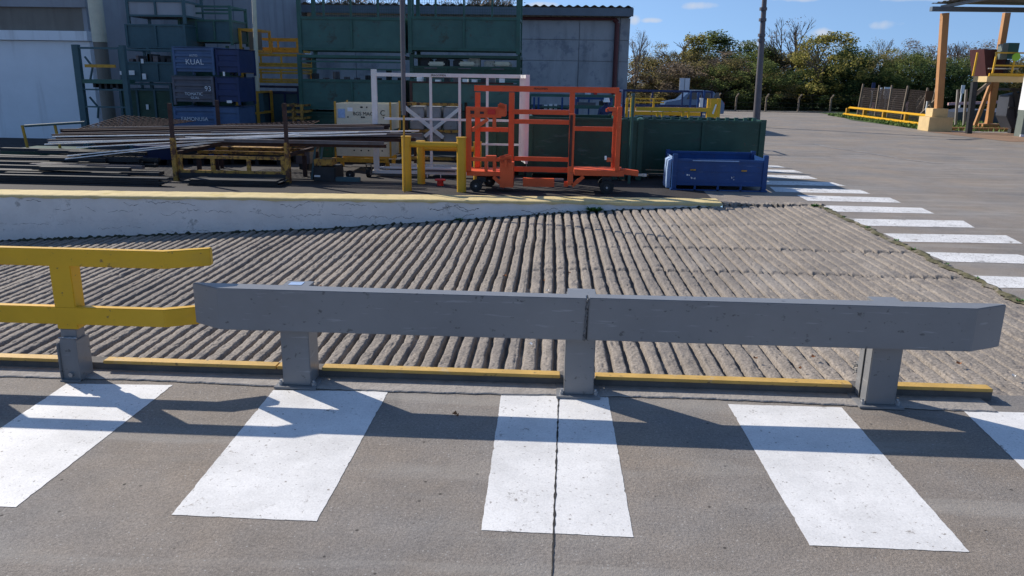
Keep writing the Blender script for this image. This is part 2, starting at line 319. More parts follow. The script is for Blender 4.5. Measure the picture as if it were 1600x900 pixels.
    ad = N.new('ShaderNodeMath'); ad.operation = 'ADD'; L.new(noise(90, 6, 0.7), ad.inputs[0]); L.new(noise(12, 5), ad.inputs[1])
    L.new(ad.outputs[0], bp.inputs['Height']); L.new(bp.outputs[0], b.inputs['Normal'])
    return m_
M['ground'] = ground_mat('concrete_ground', (0.252, 0.222, 0.192))
M['paint'] = ground_mat('white_road_paint', (0.252, 0.222, 0.192), True, wear=0.355)
M['paintworn'] = ground_mat('worn_white_paint', (0.252, 0.222, 0.192), True, wear=0.40)
M['paintfaint'] = ground_mat('faint_white_paint', (0.24, 0.216, 0.192), True, wear=0.52)

def Yw(x): return 10.42+0.065*(x+0.5)
RX = 3.66
KX0, KY = -14.0, 4.02
B = 400
def sheet(name, polys, m, z=0.0, kind='structure'):
    mb = MB()
    for p in polys: mb.add([(x, y, z) for x, y in p], [tuple(range(len(p)))])
    o = mb.build(name, m); tag(o, kind=kind); return o
E2 = Yw(RX)
sheet('ground', [[(-B, -B), (B, -B), (B, KY), (-B, KY)], [(RX, KY), (B, KY), (B, E2), (RX, E2)],
                 [(-B, KY), (KX0, KY), (KX0, Yw(KX0)), (-B, Yw(KX0))],
                 [(-B, Yw(KX0)), (KX0, Yw(KX0)), (RX, E2), (B, E2), (B, 900), (-B, 900)]], 'ground')
# grass strip at the edge of the road on the right
M['grass'] = mat('grass_ground', (0.07, 0.11, 0.03), 0.95, 0.35, 0.8, 0.6, 12, dirt=(0.13, 0.13, 0.06), dscale=0.7, damt=0.42, fine=0.3)
M['soil'] = mat('soil_ground', (0.14, 0.11, 0.07), 0.95, 0.3, 0.5, 0.5, 8)
gp = [gnd(*p) for p in ((1306, 180), (1330, 188), (1400, 197), (1447, 204), (1470, 203), (1600, 206))]
sheet('verge_ground', [gp+[(gp[-1][0]+30, gp[-1][1]), (60, 60), (gnd(1306, 180)[0], 60)]], 'grass', 0.012)
sheet('field_ground', [[(-60, 47.5), (17, 47.5), (17, 300), (-60, 300)], [(17, 60.5), (B, 60.5), (B, 300), (17, 300)]], 'soil', 0.02)
M['yard'] = mat('yard_floor_painted_shade', (0.030, 0.025, 0.024), 0.85, 0.4, 1.5, 0.4, 30, dirt=(0.10, 0.08, 0.07), dscale=2.2, damt=0.37, fine=0.2)  # shade over the yard put into the floor colour, paler flecks for sunlit patches
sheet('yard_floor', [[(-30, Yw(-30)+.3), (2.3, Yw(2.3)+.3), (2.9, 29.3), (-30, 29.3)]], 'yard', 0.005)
# brown stained apron under canopy
M['apron'] = mat('rust_stained_concrete', (0.27, 0.17, 0.11), 0.9, 0.2, 0.6, 0.2, 8)
ap = [gnd(*p) for p in ((1449, 206), (1600, 209), (1600, 222))]
sheet('apron', [[ap[0], (ap[2][0]-0.4, ap[2][1]), (ap[2][0]+12, ap[2][1]), (ap[1][0]+12, ap[1][1]+0.3)]], 'apron', 0.006)

# grass blades on the verge
rng = random.Random(5)
gb = MB()
for _ in range(5200):
    t = rng.random(); y = 29.6+t*13; x0 = gp[3][0]+(y-30)*0.055; x = x0+rng.random()**1.4*5
    if y < 31.5: x = gp[3][0]+rng.random()*9
    h = 0.05+rng.random()*0.11; a = rng.random()*6.28; w = 0.05; dx, dy = math.cos(a)*w, math.sin(a)*w
    lx, ly = rng.uniform(-.05, .05), rng.uniform(-.05, .05)
    gb.add([(x-dx, y-dy, 0.01), (x+dx, y+dy, 0.01), (x+lx, y+ly, h)], [(0, 1, 2)])
M['blade'] = mat('grass_blade', (0.12, 0.19, 0.04), 0.8, 0.4, 1.0)
tag(gb.build('grass', 'blade'), 'short green grass beside the yellow guard rail', 'grass', kind='stuff')

# ---------------------------------------------------------------- near crosswalk (fitted rectangles)
stripes = [((-2.32,), None)]
_rs = random.Random(17)
def quad_px(pts):
    c = [gnd(*p) for p in pts]; out = []
    for i in range(len(c)):
        (xa, ya), (xb, yb) = c[i], c[(i+1) % len(c)]; n = max(3, int(math.hypot(xb-xa, yb-ya)/.018)); L_ = math.hypot(xb-xa, yb-ya); nx_, ny_ = -(yb-ya)/L_, (xb-xa)/L_; w = 0
        for k in range(n):
            w = w*.5+_rs.uniform(-.0013, .0013); j = 0 if k == 0 else w-(.006*_rs.random() if _rs.random() < .06 else 0)
            out.append((xa+(xb-xa)*k/n+nx_*j, ya+(yb-ya)*k/n+ny_*j))
    return out
near = [[(-40, 655), (104, 600), (270, 602), (25, 793), (-200, 793)],
        [(427, 610), (607, 612), (495, 815), (268, 805)],
        [(783, 617), (950, 621), (990, 840), (752, 829)],
        [(1137, 632), (1315, 637), (1515, 863), (1265, 853)],
        [(1505, 642), (1690, 648), (1900, 850), (1720, 850)]]
near[0] = [(104, 600), (270, 602), (25, 793), (-175, 787)]
sheet('crosswalk_marking', [quad_px(p) for p in near], 'paint', 0.002)
farst = []
y = 6.02
mb = MB()
far_px = [[(1515, 431), (1700, 436), (1760, 452), (1555, 450)], [(1440, 394), (1590, 398), (1660, 414), (1478, 409)],
          [(1380, 365), (1572, 368), (1598, 381), (1408, 378)], [(1327, 342), (1505, 345), (1523, 356), (1350, 353)],
          [(1283, 321), (1440, 325), (1460, 334), (1303, 331)], [(1245, 305), (1390, 309), (1408, 317), (1262, 314)],
          [(1202, 292), (1345, 297), (1360, 303), (1212, 300)], [(1150, 281), (1300, 285), (1322, 291), (1160, 288)],
          [(1100, 271), (1262, 275), (1278, 280), (1110, 277)], [(1100, 262), (1240, 266), (1255, 270), (1110, 267)], [(1120, 256), (1215, 259), (1228, 262), (1120, 260)]]
sheet('far_crosswalk_marking', [quad_px(p) for p in far_px], 'paintworn', 0.003)
ln = [gnd(1272, 225), gnd(1300, 231), gnd(1350, 238), gnd(1385, 244), gnd(1420, 250), gnd(1470, 256)]
lw = []
for i in range(len(ln)-1):
    (xa, ya), (xb, yb) = ln[i], ln[i+1]; lw.append([(xa-0.06, ya), (xb-0.06, yb), (xb+0.06, yb), (xa+0.06, ya)])
sheet('lane_marking', lw, 'paintfaint', 0.004)
# expansion joint running towards the camera, with ragged edges
rng = random.Random(3)
M['joint'] = mat('joint_filler', (0.035, 0.032, 0.03), 0.95, 0.3, 30, 0.4, 80)
mb = MB(); ys = np.linspace(0.5, 3.76, 150); vs = []
for y_ in ys:
    c = 0.045+(y_-2.27)*0.022+rng.uniform(-.0012, .0012); w = 0.0026+rng.random()**3*0.005
    vs += [(c-w, y_, 0.0032), (c+w*rng.uniform(.5, 1.2), y_, 0.0032)]
mb.add(vs, [(2*i, 2*i+1, 2*i+3, 2*i+2) for i in range(len(ys)-1)])
tag(mb.build('expansion_joint', 'joint'), kind='structure')
# mortar fillet between kerb and slab
mb = MB(); xs = np.linspace(-7, 2.3, 260); vs = []
M['mortar'] = mat('mortar', (0.33, 0.30, 0.27), 0.9, 0.2, 14, 0.6, 60)
for x in xs:
    e = 3.80+0.02*math.sin(x*2.1)+rng.uniform(-.006, .006); vs += [(x, e, 0.004), (x, e+0.006, 0.009), (x, 3.944, 0.011)]
mb.add(vs, sum([[(3*i, 3*i+3, 3*i+4, 3*i+1), (3*i+1, 3*i+4, 3*i+5, 3*i+2)] for i in range(len(xs)-1)], []))
tag(mb.build('mortar_fillet', 'mortar'), kind='structure')

# ---------------------------------------------------------------- ribbed ramp
def smooth_noise(shape, ky, kx, seed):
    r = np.random.RandomState(seed); g = r.rand(ky+2, kx+2)
    yy = np.linspace(0, ky, shape[0]); xx = np.linspace(0, kx, shape[1])
    yi = yy.astype(int); xi = xx.astype(int); fy = (yy-yi)[:, None]; fx = (xx-xi)[None, :]
    fy = fy*fy*(3-2*fy); fx = fx*fx*(3-2*fx)
    a = g[np.ix_(yi, xi)]; b_ = g[np.ix_(yi, xi+1)]; c = g[np.ix_(yi+1, xi)]; d = g[np.ix_(yi+1, xi+1)]
    return (a*(1-fx)+b_*fx)*(1-fy)+(c*(1-fx)+d*fx)*fy-0.5
def rampz(x): return np.interp(x, [-14, -7.3, -4.74, -3.07, -1.36, .37, 2.08, 3.4, 3.7], [-1.05, -.61, -.48, -.40, -.27, -.125, -.045, -.004, 0.0])
P = 0.114
X0r, X1r = -10.2, 3.68
nx = int((X1r-X0r)/P*19); ny = 340
xs = np.linspace(X0r, X1r, nx); tt = np.linspace(0, 1, ny)
XX = np.tile(xs, (ny, 1)); y1 = Yw(xs)+0.03
YY = KY-0.03+(y1[None, :]-KY+0.03)*tt[:, None]
wob = smooth_noise((ny, nx), 9, 120, 1)*0.020+smooth_noise((ny, nx), 60, 240, 2)*0.010
u = (XX+wob)/P+0.35; idx = np.floor(u).astype(int); t = (u-idx)*2-1
rr = np.random.RandomState(7).rand(4000); rid = rr[(idx+2000) % 4000]
D = np.interp(XX, [-10, 0, 1.0, 2.2, 3.3, 3.7], [.088, .084, .068, .050, .030, .004])*(0.85+0.3*rid)
D = D*np.clip(1.0-0.65*np.exp(-((YY-KY)/0.18)**2)*(XX > -2.6), 0.2, 1)
fill = np.clip(smooth_noise((ny, nx), 26, 90, 9)*3.0-0.75, 0, 1)       # grooves choked with mortar here and there
asym = np.sign(t)*0.0
gw = np.interp(XX, [-10, 0.8, 2.3], [.27, .24, .12])
prof = 1/(1+np.exp(-((1-np.abs(t))-gw)/(gw*.2)))*(1-0.13*np.abs(t)**2.5)
prof = np.maximum(prof, fill*0.8*np.interp(XX, [1, 2], [1, .4]))
H = prof*D-D
H += smooth_noise((ny, nx), 330//2, nx//3, 4)*0.0045+smooth_noise((ny, nx), 80, nx//9, 5)*0.006+smooth_noise((ny, nx), 328, nx//2, 6)*0.0035
H = np.where(True, prof*D-D+(H-(prof*D-D))*np.interp(XX, [1, 2.4], [1, .5]), H)
H += (rid-0.5)*0.012
H -= 0.010*np.clip(smooth_noise((ny, nx), 170, nx//5, 15)*4-0.9, 0, 1)*(prof > .5)
# casting joints across the ribs, arched over every rib
for yj, xa, xb, dep in ((7.75, 0.2, 3.6, .030), (6.75, -0.2, 3.6, .030), (9.25, -2.5, 3.0, .012), (5.45, -1.5, 3.0, .007), (8.4, -6, 0.0, .008)):
    yc = yj+0.035*(1-t**2)+0.012*np.sin(idx*1.7)-0.16*(XX-3.2)*(yj > 6)*(yj < 8)
    m_ = np.exp(-((YY-yc)/0.016)**2)*(XX > xa)*(XX < xb)
    H -= dep*m_*(0.4+0.9*rid); H += np.where((XX > xa) & (XX < xb), 0.004*np.tanh((YY-yc)/0.01)*(prof), 0)
edge = np.clip((RX-XX)/0.1, 0, 1); H *= edge
Z = rampz(XX)+H-0.003
me = bpy.data.meshes.new('ramp'); nv = nx*ny
me.vertices.add(nv); me.vertices.foreach_set('co', np.stack([XX, YY, Z], -1).astype(np.float32).ravel())
ii = (np.arange(ny-1)[:, None]*nx+np.arange(nx-1)[None, :]).ravel()
q = np.stack([ii, ii+1, ii+nx+1, ii+nx], -1).astype(np.int32)
me.loops.add(q.size); me.loops.foreach_set('vertex_index', q.ravel())
me.polygons.add(len(q)); me.polygons.foreach_set('loop_start', np.arange(0, q.size, 4, dtype=np.int32)); me.polygons.foreach_set('loop_total', np.full(len(q), 4, dtype=np.int32))
me.polygons.foreach_set('use_smooth', np.ones(len(q), dtype=bool)); me.update(); me.validate()
M['rib'] = mat('ribbed_concrete', (0.272, 0.232, 0.192), 0.9, 0.20, 1.4, 0.9, 45, dirt=(0.17, 0.15, 0.135), dscale=3.0, damt=0.46, fine=0.36)
scuff(M['rib'], (0.15, 0.135, 0.125), (0.7, 0.22, 1), .48, .64, .45, 3); scuff(M['rib'], (0.36, 0.33, 0.30), (1.1, 0.5, 1), .56, .7, .35, 8)
me.materials.append(M['rib'])
ro = bpy.data.objects.new('ramp', me); COL.objects.link(ro); tag(ro, kind='structure')

# retaining wall with a wide worn yellow top
def wall_mat():
    m_ = mat('whitewashed_wall', (0.76, 0.73, 0.69), 0.85, 0.10, 2.5, 0.3, 40, dirt=(0.42, 0.40, 0.37), dscale=5, damt=0.42)
    t = m_.node_tree; N = t.nodes; L = t.links; b = N['Principled BSDF']; src = b.inputs['Base Color'].links[0].from_socket
    g = N.new('ShaderNodeNewGeometry'); mp = N.new('ShaderNodeMapping'); mp.inputs['Scale'].default_value = (0.30, 0.30, 2.6); L.new(g.outputs['Position'], mp.inputs[0])
    n = N.new('ShaderNodeTexNoise'); n.inputs['Scale'].default_value = 5; n.inputs['Detail'].default_value = 10; n.inputs['Roughness'].default_value = .7; L.new(g.outputs['Position'], n.inputs['Vector'])
    vm = N.new('ShaderNodeVectorMath'); vm.operation = 'MULTIPLY_ADD'; L.new(n.outputs['Color'], vm.inputs[0]); vm.inputs[1].default_value = (.35, .35, .9); L.new(mp.outputs[0], vm.inputs[2])
    v = N.new('ShaderNodeTexVoronoi'); v.feature = 'DISTANCE_TO_EDGE'; v.inputs['Scale'].default_value = 0.9; L.new(vm.outputs[0], v.inputs['Vector'])
    r = N.new('ShaderNodeMapRange'); r.inputs['From Min'].default_value = 0.002; r.inputs['From Max'].default_value = 0.007; r.inputs['To Min'].default_value = 0.12; r.inputs['To Max'].default_value = 0; L.new(v.outputs['Distance'], r.inputs['Value'])
    mx = N.new('ShaderNodeMix'); mx.data_type = 'RGBA'; L.new(r.outputs[0], mx.inputs['Factor']); L.new(src, mx.inputs['A']); mx.inputs['B'].default_value = (.06, .055, .05, 1)
    L.new(mx.outputs['Result'], b.inputs['Base Color']); return m_
M['wallpaint'] = wall_mat()
M['captop'] = mat('worn_yellow_coping', (0.64, 0.50, 0.24), 0.8, 0.12, 6, 0.4, 40, dirt=(0.52, 0.40, 0.14), dscale=1.6, damt=0.46)
rw = thing('retaining_wall', 'long low whitewashed wall with worn yellow top between ribbed ramp and storage yard', 'wall', (-3, Yw(-3), 0))
xe = 2.32
def face_strip(x0, x1, n, yoff, z0f, z1, seed):
    rg = random.Random(seed); mb = MB(); vs = []
    for i in range(n+1):
        x = x0+(x1-x0)*i/n; yy = Yw(x)+yoff+rg.uniform(-.004, .004)
        vs += [(x, yy+0.02, z0f), (x, yy, -0.25), (x, yy, z1)]
    mb.add(vs, sum([[(3*i, 3*i+3, 3*i+4, 3*i+1), (3*i+1, 3*i+4, 3*i+5, 3*i+2)] for i in range(n)], [])); return mb
w1 = MB(); w1.prism([(KX0, Yw(KX0)), (xe, Yw(xe)), (xe, Yw(xe)+.3), (KX0, Yw(KX0)+.3)], -1.3, 0.004); w1.build('wall_face', 'wallpaint', rw)
rg = random.Random(11); n = 150; pts = []
for i in range(n+1):
    x = KX0+(xe+0.02-KX0)*i/n; pts.append((x, Yw(x)-0.012+rg.uniform(-.008, .004)))
for i in range(n, -1, -1):
    x = KX0+(xe+0.02-KX0)*i/n; pts.append((x, Yw(x)+0.44+rg.uniform(-.012, .012)))
c1 = MB()
fr, bk = pts[:n+1], pts[n+1:][::-1]; vs = []
for i in range(n+1):
    zt = 0.020+rg.uniform(-.003, .003); zb = -0.018+rg.uniform(-.012, .010)
    vs += [(fr[i][0], fr[i][1], zb), (fr[i][0], fr[i][1]+0.004, zt-0.01), (fr[i][0], fr[i][1]+0.02, zt), (bk[i][0], bk[i][1], zt), (bk[i][0], bk[i][1]+.01, 0.0)]
c1.add(vs, sum([[(5*i+k, 5*i+5+k, 5*i+6+k, 5*i+1+k) for k in range(4)] for i in range(n)], [])+[tuple(range(5)), tuple(5*n+k for k in range(5))])
c1.build('coping', 'captop', rw)
rg2 = random.Random(23)
def crackline(x0, x1, z0, amp, wid, skip):
    mb = MB(); x = x0; z = z0; pz = []
    drift = 0
    while x < x1:
        drift = drift*.9+rg2.uniform(-1, 1)*.006; z = z0+amp*math.sin(x*1.3+z0*20)+amp*.5*math.sin(x*3.7)+drift*3+rg2.uniform(-.004, .004)
        pz.append((x, z)); x += rg2.uniform(.012, .035)
    on = True
    for i in range(len(pz)-1):
        if rg2.random() < skip: on = not on
        if not on: continue
        (xa, za), (xb, zb_) = pz[i], pz[i+1]; w_ = wid*(.4+rg2.random()); ya, yb = Yw(xa)-.0015, Yw(xb)-.0015
        mb.add([(xa, ya, za-w_), (xb, yb, zb_-w_*rg2.random()), (xb, yb, zb_+w_*rg2.random()), (xa, ya, za+w_*.5)], [(0, 1, 2, 3)])
    return mb
M['crackm'] = mat('dark_wall_crack', (0.07, 0.06, 0.055), 0.95, 0.2)  # dark brown-grey tone of the wall cracks
crackline(-8, 2.2, -.085, .014, .004, .05).build('crack', 'crackm', rw)
crackline(-6.6, -1, -.20, .02, .0028, .12).build('crack', 'crackm', rw)
crackline(-1.6, 1.4, -.12, .02, .006, .03).build('crack', 'crackm', rw)
crackline(-7.5, -4, -.40, .03, .0022, .2).build('crack', 'crackm', rw)
mbm = MB(); vs_ = []
M['moss'] = mat('mossy_soil', (0.045, 0.05, 0.03), 0.95, 0.4, 14, 0.8, 40, dirt=(0.12, 0.10, 0.08), dscale=9, damt=0.45)
for i in range(420):
    x = -10+12.2*i/419; yy = Yw(x); z = float(rampz(x)); h_ = .006+.03*rg2.random()**3; w_ = .015+.05*rg2.random()**2
    vs_ += [(x, yy-.002, z+h_), (x, yy-w_*.5, z+h_*.6), (x, yy-w_, z-.02)]
mbm.add(vs_, sum([[(3*i, 3*i+3, 3*i+4, 3*i+1), (3*i+1, 3*i+4, 3*i+5, 3*i+2)] for i in range(419)], []))
tag(mbm.build('soil_fillet', 'moss'), kind='structure')
# broken concrete lip to the right of the wall
mb = MB(); rg = random.Random(2); vs = []; n = 60
M['lip'] = mat('broken_concrete', (0.24, 0.21, 0.18), 0.95, 0.25, 9, 0.8, 40, dirt=(0.12, 0.10, 0.07), dscale=6, damt=0.45)
for i in range(n+1):
    x = xe+0.03+(RX+0.05-xe)*i/n; yy = Yw(x)+rg.uniform(-.05, .04)
    vs += [(x, yy-0.03, -0.06), (x, yy, 0.018+rg.uniform(-.008, .012)), (x, yy+0.16, 0.016+rg.uniform(-.006, .006)), (x, yy+0.30+rg.uniform(-.04, .04), 0.002)]
mb.add(vs, sum([[(4*i+k, 4*i+4+k, 4*i+5+k, 4*i+1+k) for k in range(3)] for i in range(n)], []))
tag(mb.build('broken_lip', 'lip'), kind='structure')
# earthy, weedy seam along the right edge of the ramp
mb = MB(); vs = []; n = 120
M['seam'] = mat('mossy_seam', (0.11, 0.10, 0.05), 0.95, 0.4, 10, 0.8, 40, dirt=(0.22, 0.19, 0.15), dscale=5, damt=0.5)
for i in range(n+1):
    yy = 4.3+(E2-4.3)*i/n; w = 0.02+0.05*rg.random(); c = RX+0.015*math.sin(yy*5)+rg.uniform(-.015, .015)
    vs += [(c-w, yy, 0.003), (c, yy, 0.012+rg.random()*0.008), (c+w, yy, 0.003)]
mb.add(vs, sum([[(3*i, 3*i+3, 3*i+4, 3*i+1), (3*i+1, 3*i+4, 3*i+5, 3*i+2)] for i in range(n)], []))
tag(mb.build('soil_seam', 'seam'), kind='structure')

# ---------------------------------------------------------------- kerb with yellow edging
M['kerbc'] = mat('kerb_concrete', (0.13, 0.12, 0.11), 0.9, 0.2, 8, 0.5, 50, dirt=(0.13, 0.12, 0.11), dscale=5, damt=0.45)
kb = thing('kerb', 'low concrete kerb with yellow steel edging along the near side of the ramp', 'kerb', (-1, 3.97, 0))
MB().box(-9, 2.36, 3.945, 4.035, -1.2, 0.050).build('kerb_core', 'kerbc', kb)
for a, b_ in ((-9, -2.60), (-2.43, -1.463), (-1.458, -1.40), (-1.21, 0.085), (0.275, 1.625), (1.815, 2.35)):
    MB().box(a, b_, 3.925, 3.992, 0.051, 0.069).build('steel_edging', 'strip', kb, 0.003)

# ---------------------------------------------------------------- grey barrier
PY0, PY1 = 3.800, 3.955
gbr = thing('crash_barrier', 'heavy grey steel crash barrier with one thick beam on three bolted posts', 'barrier', (0.2, 3.87, 0))
ZB0, ZB1 = 0.338, 0.558
xw = 0.205
MB().prism([(-1.665, 3.722), (xw-0.004, 3.722), (xw-0.004, 3.798), (-1.80, 3.825), (-1.835, 3.822)], ZB0, ZB1).build('beam', 'grey', gbr, 0.004)
MB().prism([(xw+0.004, 3.722), (2.085, 3.722), (2.272, 3.815), (2.245, 3.83), (xw+0.004, 3.798)], ZB0+0.002, ZB1+0.003).build('beam', 'grey', gbr, 0.004)
rg = random.Random(8); mb = MB()
for i in range(46):
    z = ZB0+0.004+(ZB1-ZB0-0.008)*i/45; r_ = 0.0045+0.003*rg.random(); x = xw+rg.uniform(-.004, .004)-0.012*(1-i/45.0)
    mb.tube((x, 3.7215, z-0.003), (x+rg.uniform(-.003, .003), 3.7165-rg.random()*.002, z+0.002), r_, r_*0.6, 7)
mb.build('weld_seam', 'weld', gbr)
MB().box(xw-0.003, xw+0.003, 3.73, 3.79, ZB0+.003, ZB1-.001).build('joint_plate', 'dark', gbr)
for k, (xa, xb) in enumerate(((-1.382, -1.232), (0.105, 0.258), (1.650, 1.800))):
    p = MB().box(xa, xb, PY0, PY1, 0.014, 0.532).build('post', 'grey', gbr, 0.004)
    xc = (xa+xb)/2
    MB().box(xa-0.04, xb+0.035, PY0-0.035, PY1+0.02, 0.003, 0.0145).build('base_plate', 'grey', p, 0.002)
    for sx in (-1, 1):
        for yy in (PY0-0.015,):
            bx = xc+sx*0.088
            MB().tube((bx, yy+0.02, 0.0145), (bx, yy+0.02, 0.03), 0.013, n=6).tube((bx, yy+0.02, 0.03), (bx, yy+0.02, 0.042), 0.007, n=8).build('bolt', 'galv', p)
    MB().box(xa+0.004, xb-0.004, PY0+0.01, PY1+0.010, 0.5325, 0.543).build('cap_plate', 'grey', p, 0.002)
    if k == 2: MB().box(xa-0.006, xa-0.001, PY0+0.075, PY0+0.082, 0.02, 0.54).build('side_seam', 'dark', p)
MB().box(-1.35, -1.28, 3.875, 3.935, 0.5435, 0.545).build('paint_spot', 'bluepaper', gbr)

# ---------------------------------------------------------------- yellow hand rail (left)
yr = thing('guard_rail', 'bright yellow two bar guard rail at the left edge of the crosswalk', 'guard rail', (-2.5, 3.9, 0))
for (z0, z1) in ((0.628, 0.720), (0.312, 0.408)):
    e = 0 if z0 > 0.5 else -0.03
    MB().prism([(-7, 3.806), (-1.965+e, 3.806), (-1.765+e, 3.905), (-1.770+e, 3.948), (-1.985+e, 3.850), (-7, 3.850)], z0, z1).build('rail', 'yellow', yr, 0.004)
for xa, first in ((-2.582, True), (-3.36, False)):
    p = MB().box(xa, xa+0.114, 3.809, 3.895, 0.285, 0.70).build('post', 'yellow', yr, 0.004)
    MB().box(xa+0.008, xa+0.0965, 3.815, 3.890, 0.10, 0.2845).build('post_stub', 'grey', p, 0.003)
    MB().prismx([(xa+0.002, 0.0), (xa+0.098, 0.0), (xa+0.098, 0.235), (xa+0.012, 0.235), (xa+0.002, 0.21)], 3.800, 3.814).build('clamp_channel', 'grey', p, 0.002)
    MB().box(xa-0.006, xa+0.001, 3.785, 3.905, 0.0, 0.21).build('clamp_channel', 'grey', p, 0.002)
    MB().box(xa+0.098, xa+0.106, 3.785, 3.905, 0.0, 0.23).build('clamp_channel', 'grey', p, 0.002)
    MB().box(xa-0.004, xa+0.106, 3.775, 3.80, 0.0, 0.008).build('foot_plate', 'grey', p)
    MB().tube((xa+0.05, 3.80, 0.035), (xa+0.05, 3.784, 0.035), 0.013, n=6).build('bolt', 'galv', p)
    mbw = MB(); rg = random.Random(4)
    for i in range(26):
        x = xa+0.004+0.092*i/25; mbw.tube((x, 3.806, 0.236+rg.uniform(-.002, .002)), (x+.002, 3.799, 0.240), 0.0055, .003, 6)
    mbw.build('weld_bead', 'galv', p)

# ---------------------------------------------------------------- yard things : generic builders
def posts4(root, x0, x1, y0, y1, z0, z1, w, m, name='post', feet=False):
    for x in (x0+w/2, x1-w/2):
        for y_ in (y0+w/2, y1-w/2):
            p = MB().box(x-w/2, x+w/2, y_-w/2, y_+w/2, z0, z1).build(name, m, root)
            if feet: MB().box(x-w*.8, x+w*.8, y_-w*.8, y_+w*.8, z0-0.025, z0-0.001).build('foot', m, p)

def basket(px0, px1, pt, pb, Y, dep, label, cat, m='green', pm='greenp', panel=(0.35, 0.92), legs=0.0, divs=2, mesh=0, w=0.06, group=None, pz=None, name='steel_stillage', side=True, midrail=None):
    """storage basket: corner posts, rails, sheet panels with dividers. panel=(top,bottom) fractions from the top."""
    pm_ = (pt+pb)/2
    x0, x1 = gx(px0, pm_, Y), gx(px1, pm_, Y); z1 = gz((px0+px1)/2, pt, Y); z0 = gz((px0+px1)/2, pb, Y) if pz is None else pz
    r = thing(name, label, cat, ((x0+x1)/2, Y+dep/2, z0), group)
    h = z1-z0; a, b_ = z1-panel[0]*h, z1-panel[1]*h
    posts4(r, x0, x1, Y, Y+dep, z0, z1, w, m)
    rails = MB(); q = w*0.7
    for z in (a, b_+0):
        for yy in (Y+0.008, Y+dep-q-0.008): rails.box(x0+w+.001, x1-w-.001, yy, yy+q, z-q/2, z+q/2)
        for xx in (x0+0.008, x1-q-0.008): rails.box(xx, xx+q, Y+w+.001, Y+dep-w-.001, z-q/2, z+q/2)
    if panel[0] > 0.08:
        for yy in (Y+0.008, Y+dep-q-0.008): rails.box(x0+w+.001, x1-w-.001, yy, yy+q, z1-q-.005, z1-.005)
        for xx in (x0+0.008, x1-q-0.008): rails.box(xx, xx+q, Y+w+.001, Y+dep-w-.001, z1-q-.005, z1-.005)
    rails.build('rail', m, r)
    t_ = 0.006
    MB().box(x0+w*.5, x1-w*.5, Y+0.03, Y+0.03+t_, b_, a).build('front_panel', pm, r)
    MB().box(x0+w*.5, x1-w*.5, Y+dep-0.04, Y+dep-0.04+t_, b_, a).build('back_panel', pm, r)
    if side:
        MB().box(x0+0.02, x0+0.02+t_, Y+w, Y+dep-w, b_, a).build('side_panel', pm, r)
        MB().box(x1-0.03, x1-0.03+t_, Y+w, Y+dep-w, b_, a).build('side_panel', pm, r)
    MB().box(x0+w, x1-w, Y+w, Y+dep-w, b_-0.012, b_-0.003).build('floor_panel', pm, r)
    for i in range(1, divs):
        x = x0+(x1-x0)*i/divs; MB().box(x-0.022, x+0.022, Y-0.004, Y+0.028, b_+.02, a-.02).build('stiffener', m, r)
    if mesh:
        g = MB(); zt, zb = z1-0.04, a+0.02
        nxm = int((x1-x0)/0.06)
        for i in range(nxm):
            x = x0+w+(x1-x0-2*w)*i/nxm; g.box(x-.0025, x+.0025, Y+dep-0.05, Y+dep-0.045, zb, zt)
        nzm = max(2, int((zt-zb)/0.06))
        for i in range(nzm): z = zb+(zt-zb)*i/nzm; g.box(x0+w, x1-w, Y+dep-0.044, Y+dep-0.040, z-.0025, z+.0025)
        g.build('mesh_screen', m, r)
        for i in range(1, 4):
            x = x0+(x1-x0)*i/4; MB().box(x-.02, x+.02, Y+.01, Y+.05, a+q/2, z1-q-.01).build('upright', m, r)
    if midrail:
        mr = MB()
        for f_ in midrail:
            z = z1-f_*h; mr.box(x0+w, x1-w, Y+.01, Y+.045, z-.018, z+.018)
        mr.build('mid_rail', m, r)
    return r, (x0, x1, z0, z1)

def crate(px0, px1, pt, pb, Y, dep, label, cat='crate', m='blue', ribs=4, group=None, name='steel_crate', extra=None, z0=None, fm=None):
    """closed ribbed crate"""
    pm_ = (pt+pb)/2; x0, x1 = gx(px0, pm_, Y), gx(px1, pm_, Y); z1 = gz((px0+px1)/2, pt, Y); z0 = gz((px0+px1)/2, pb, Y) if z0 is None else z0
    r = thing(name, label, cat, ((x0+x1)/2, Y+dep/2, z0), group); w = 0.045
    posts4(r, x0, x1, Y, Y+dep, z0, z1-0.012, w, fm or m)
    s = MB()
    zs = [z0+0.06+(z1-z0-0.075)*i/(ribs*2) for i in range(ribs*2+1)]
    poly = []
    for i, z in enumerate(zs[:-1]):
        o_ = 0.028 if i % 2 == 0 else 0.004
        poly += [(Y+o_, z+0.004), (Y+o_, zs[i+1]-0.004)]
    poly = poly+[(Y+0.05, zs[-1]), (Y+0.05, zs[0])]
    s.prismyz(poly[::-1], x0+w, x1-w)
    s.build('front_panel', m, r)
    MB().box(x0+0.01, x0+0.02, Y+w, Y+dep-w, z0+.06, z1-.02).build('side_panel', m, r); MB().box(x1-0.02, x1-0.01, Y+w, Y+dep-w, z0+.06, z1-.02).build('side_panel', m, r)
    MB().box(x0+w, x1-w, Y+dep-0.03, Y+dep-0.015, z0+.06, z1-.02).build('back_panel', m, r)
    MB().box(x0-.004, x1+.004, Y-.006, Y+dep+.004, z1-0.011, z1).build('top_rim', fm or m, r)
    return r, (x0, x1, z0, z1)

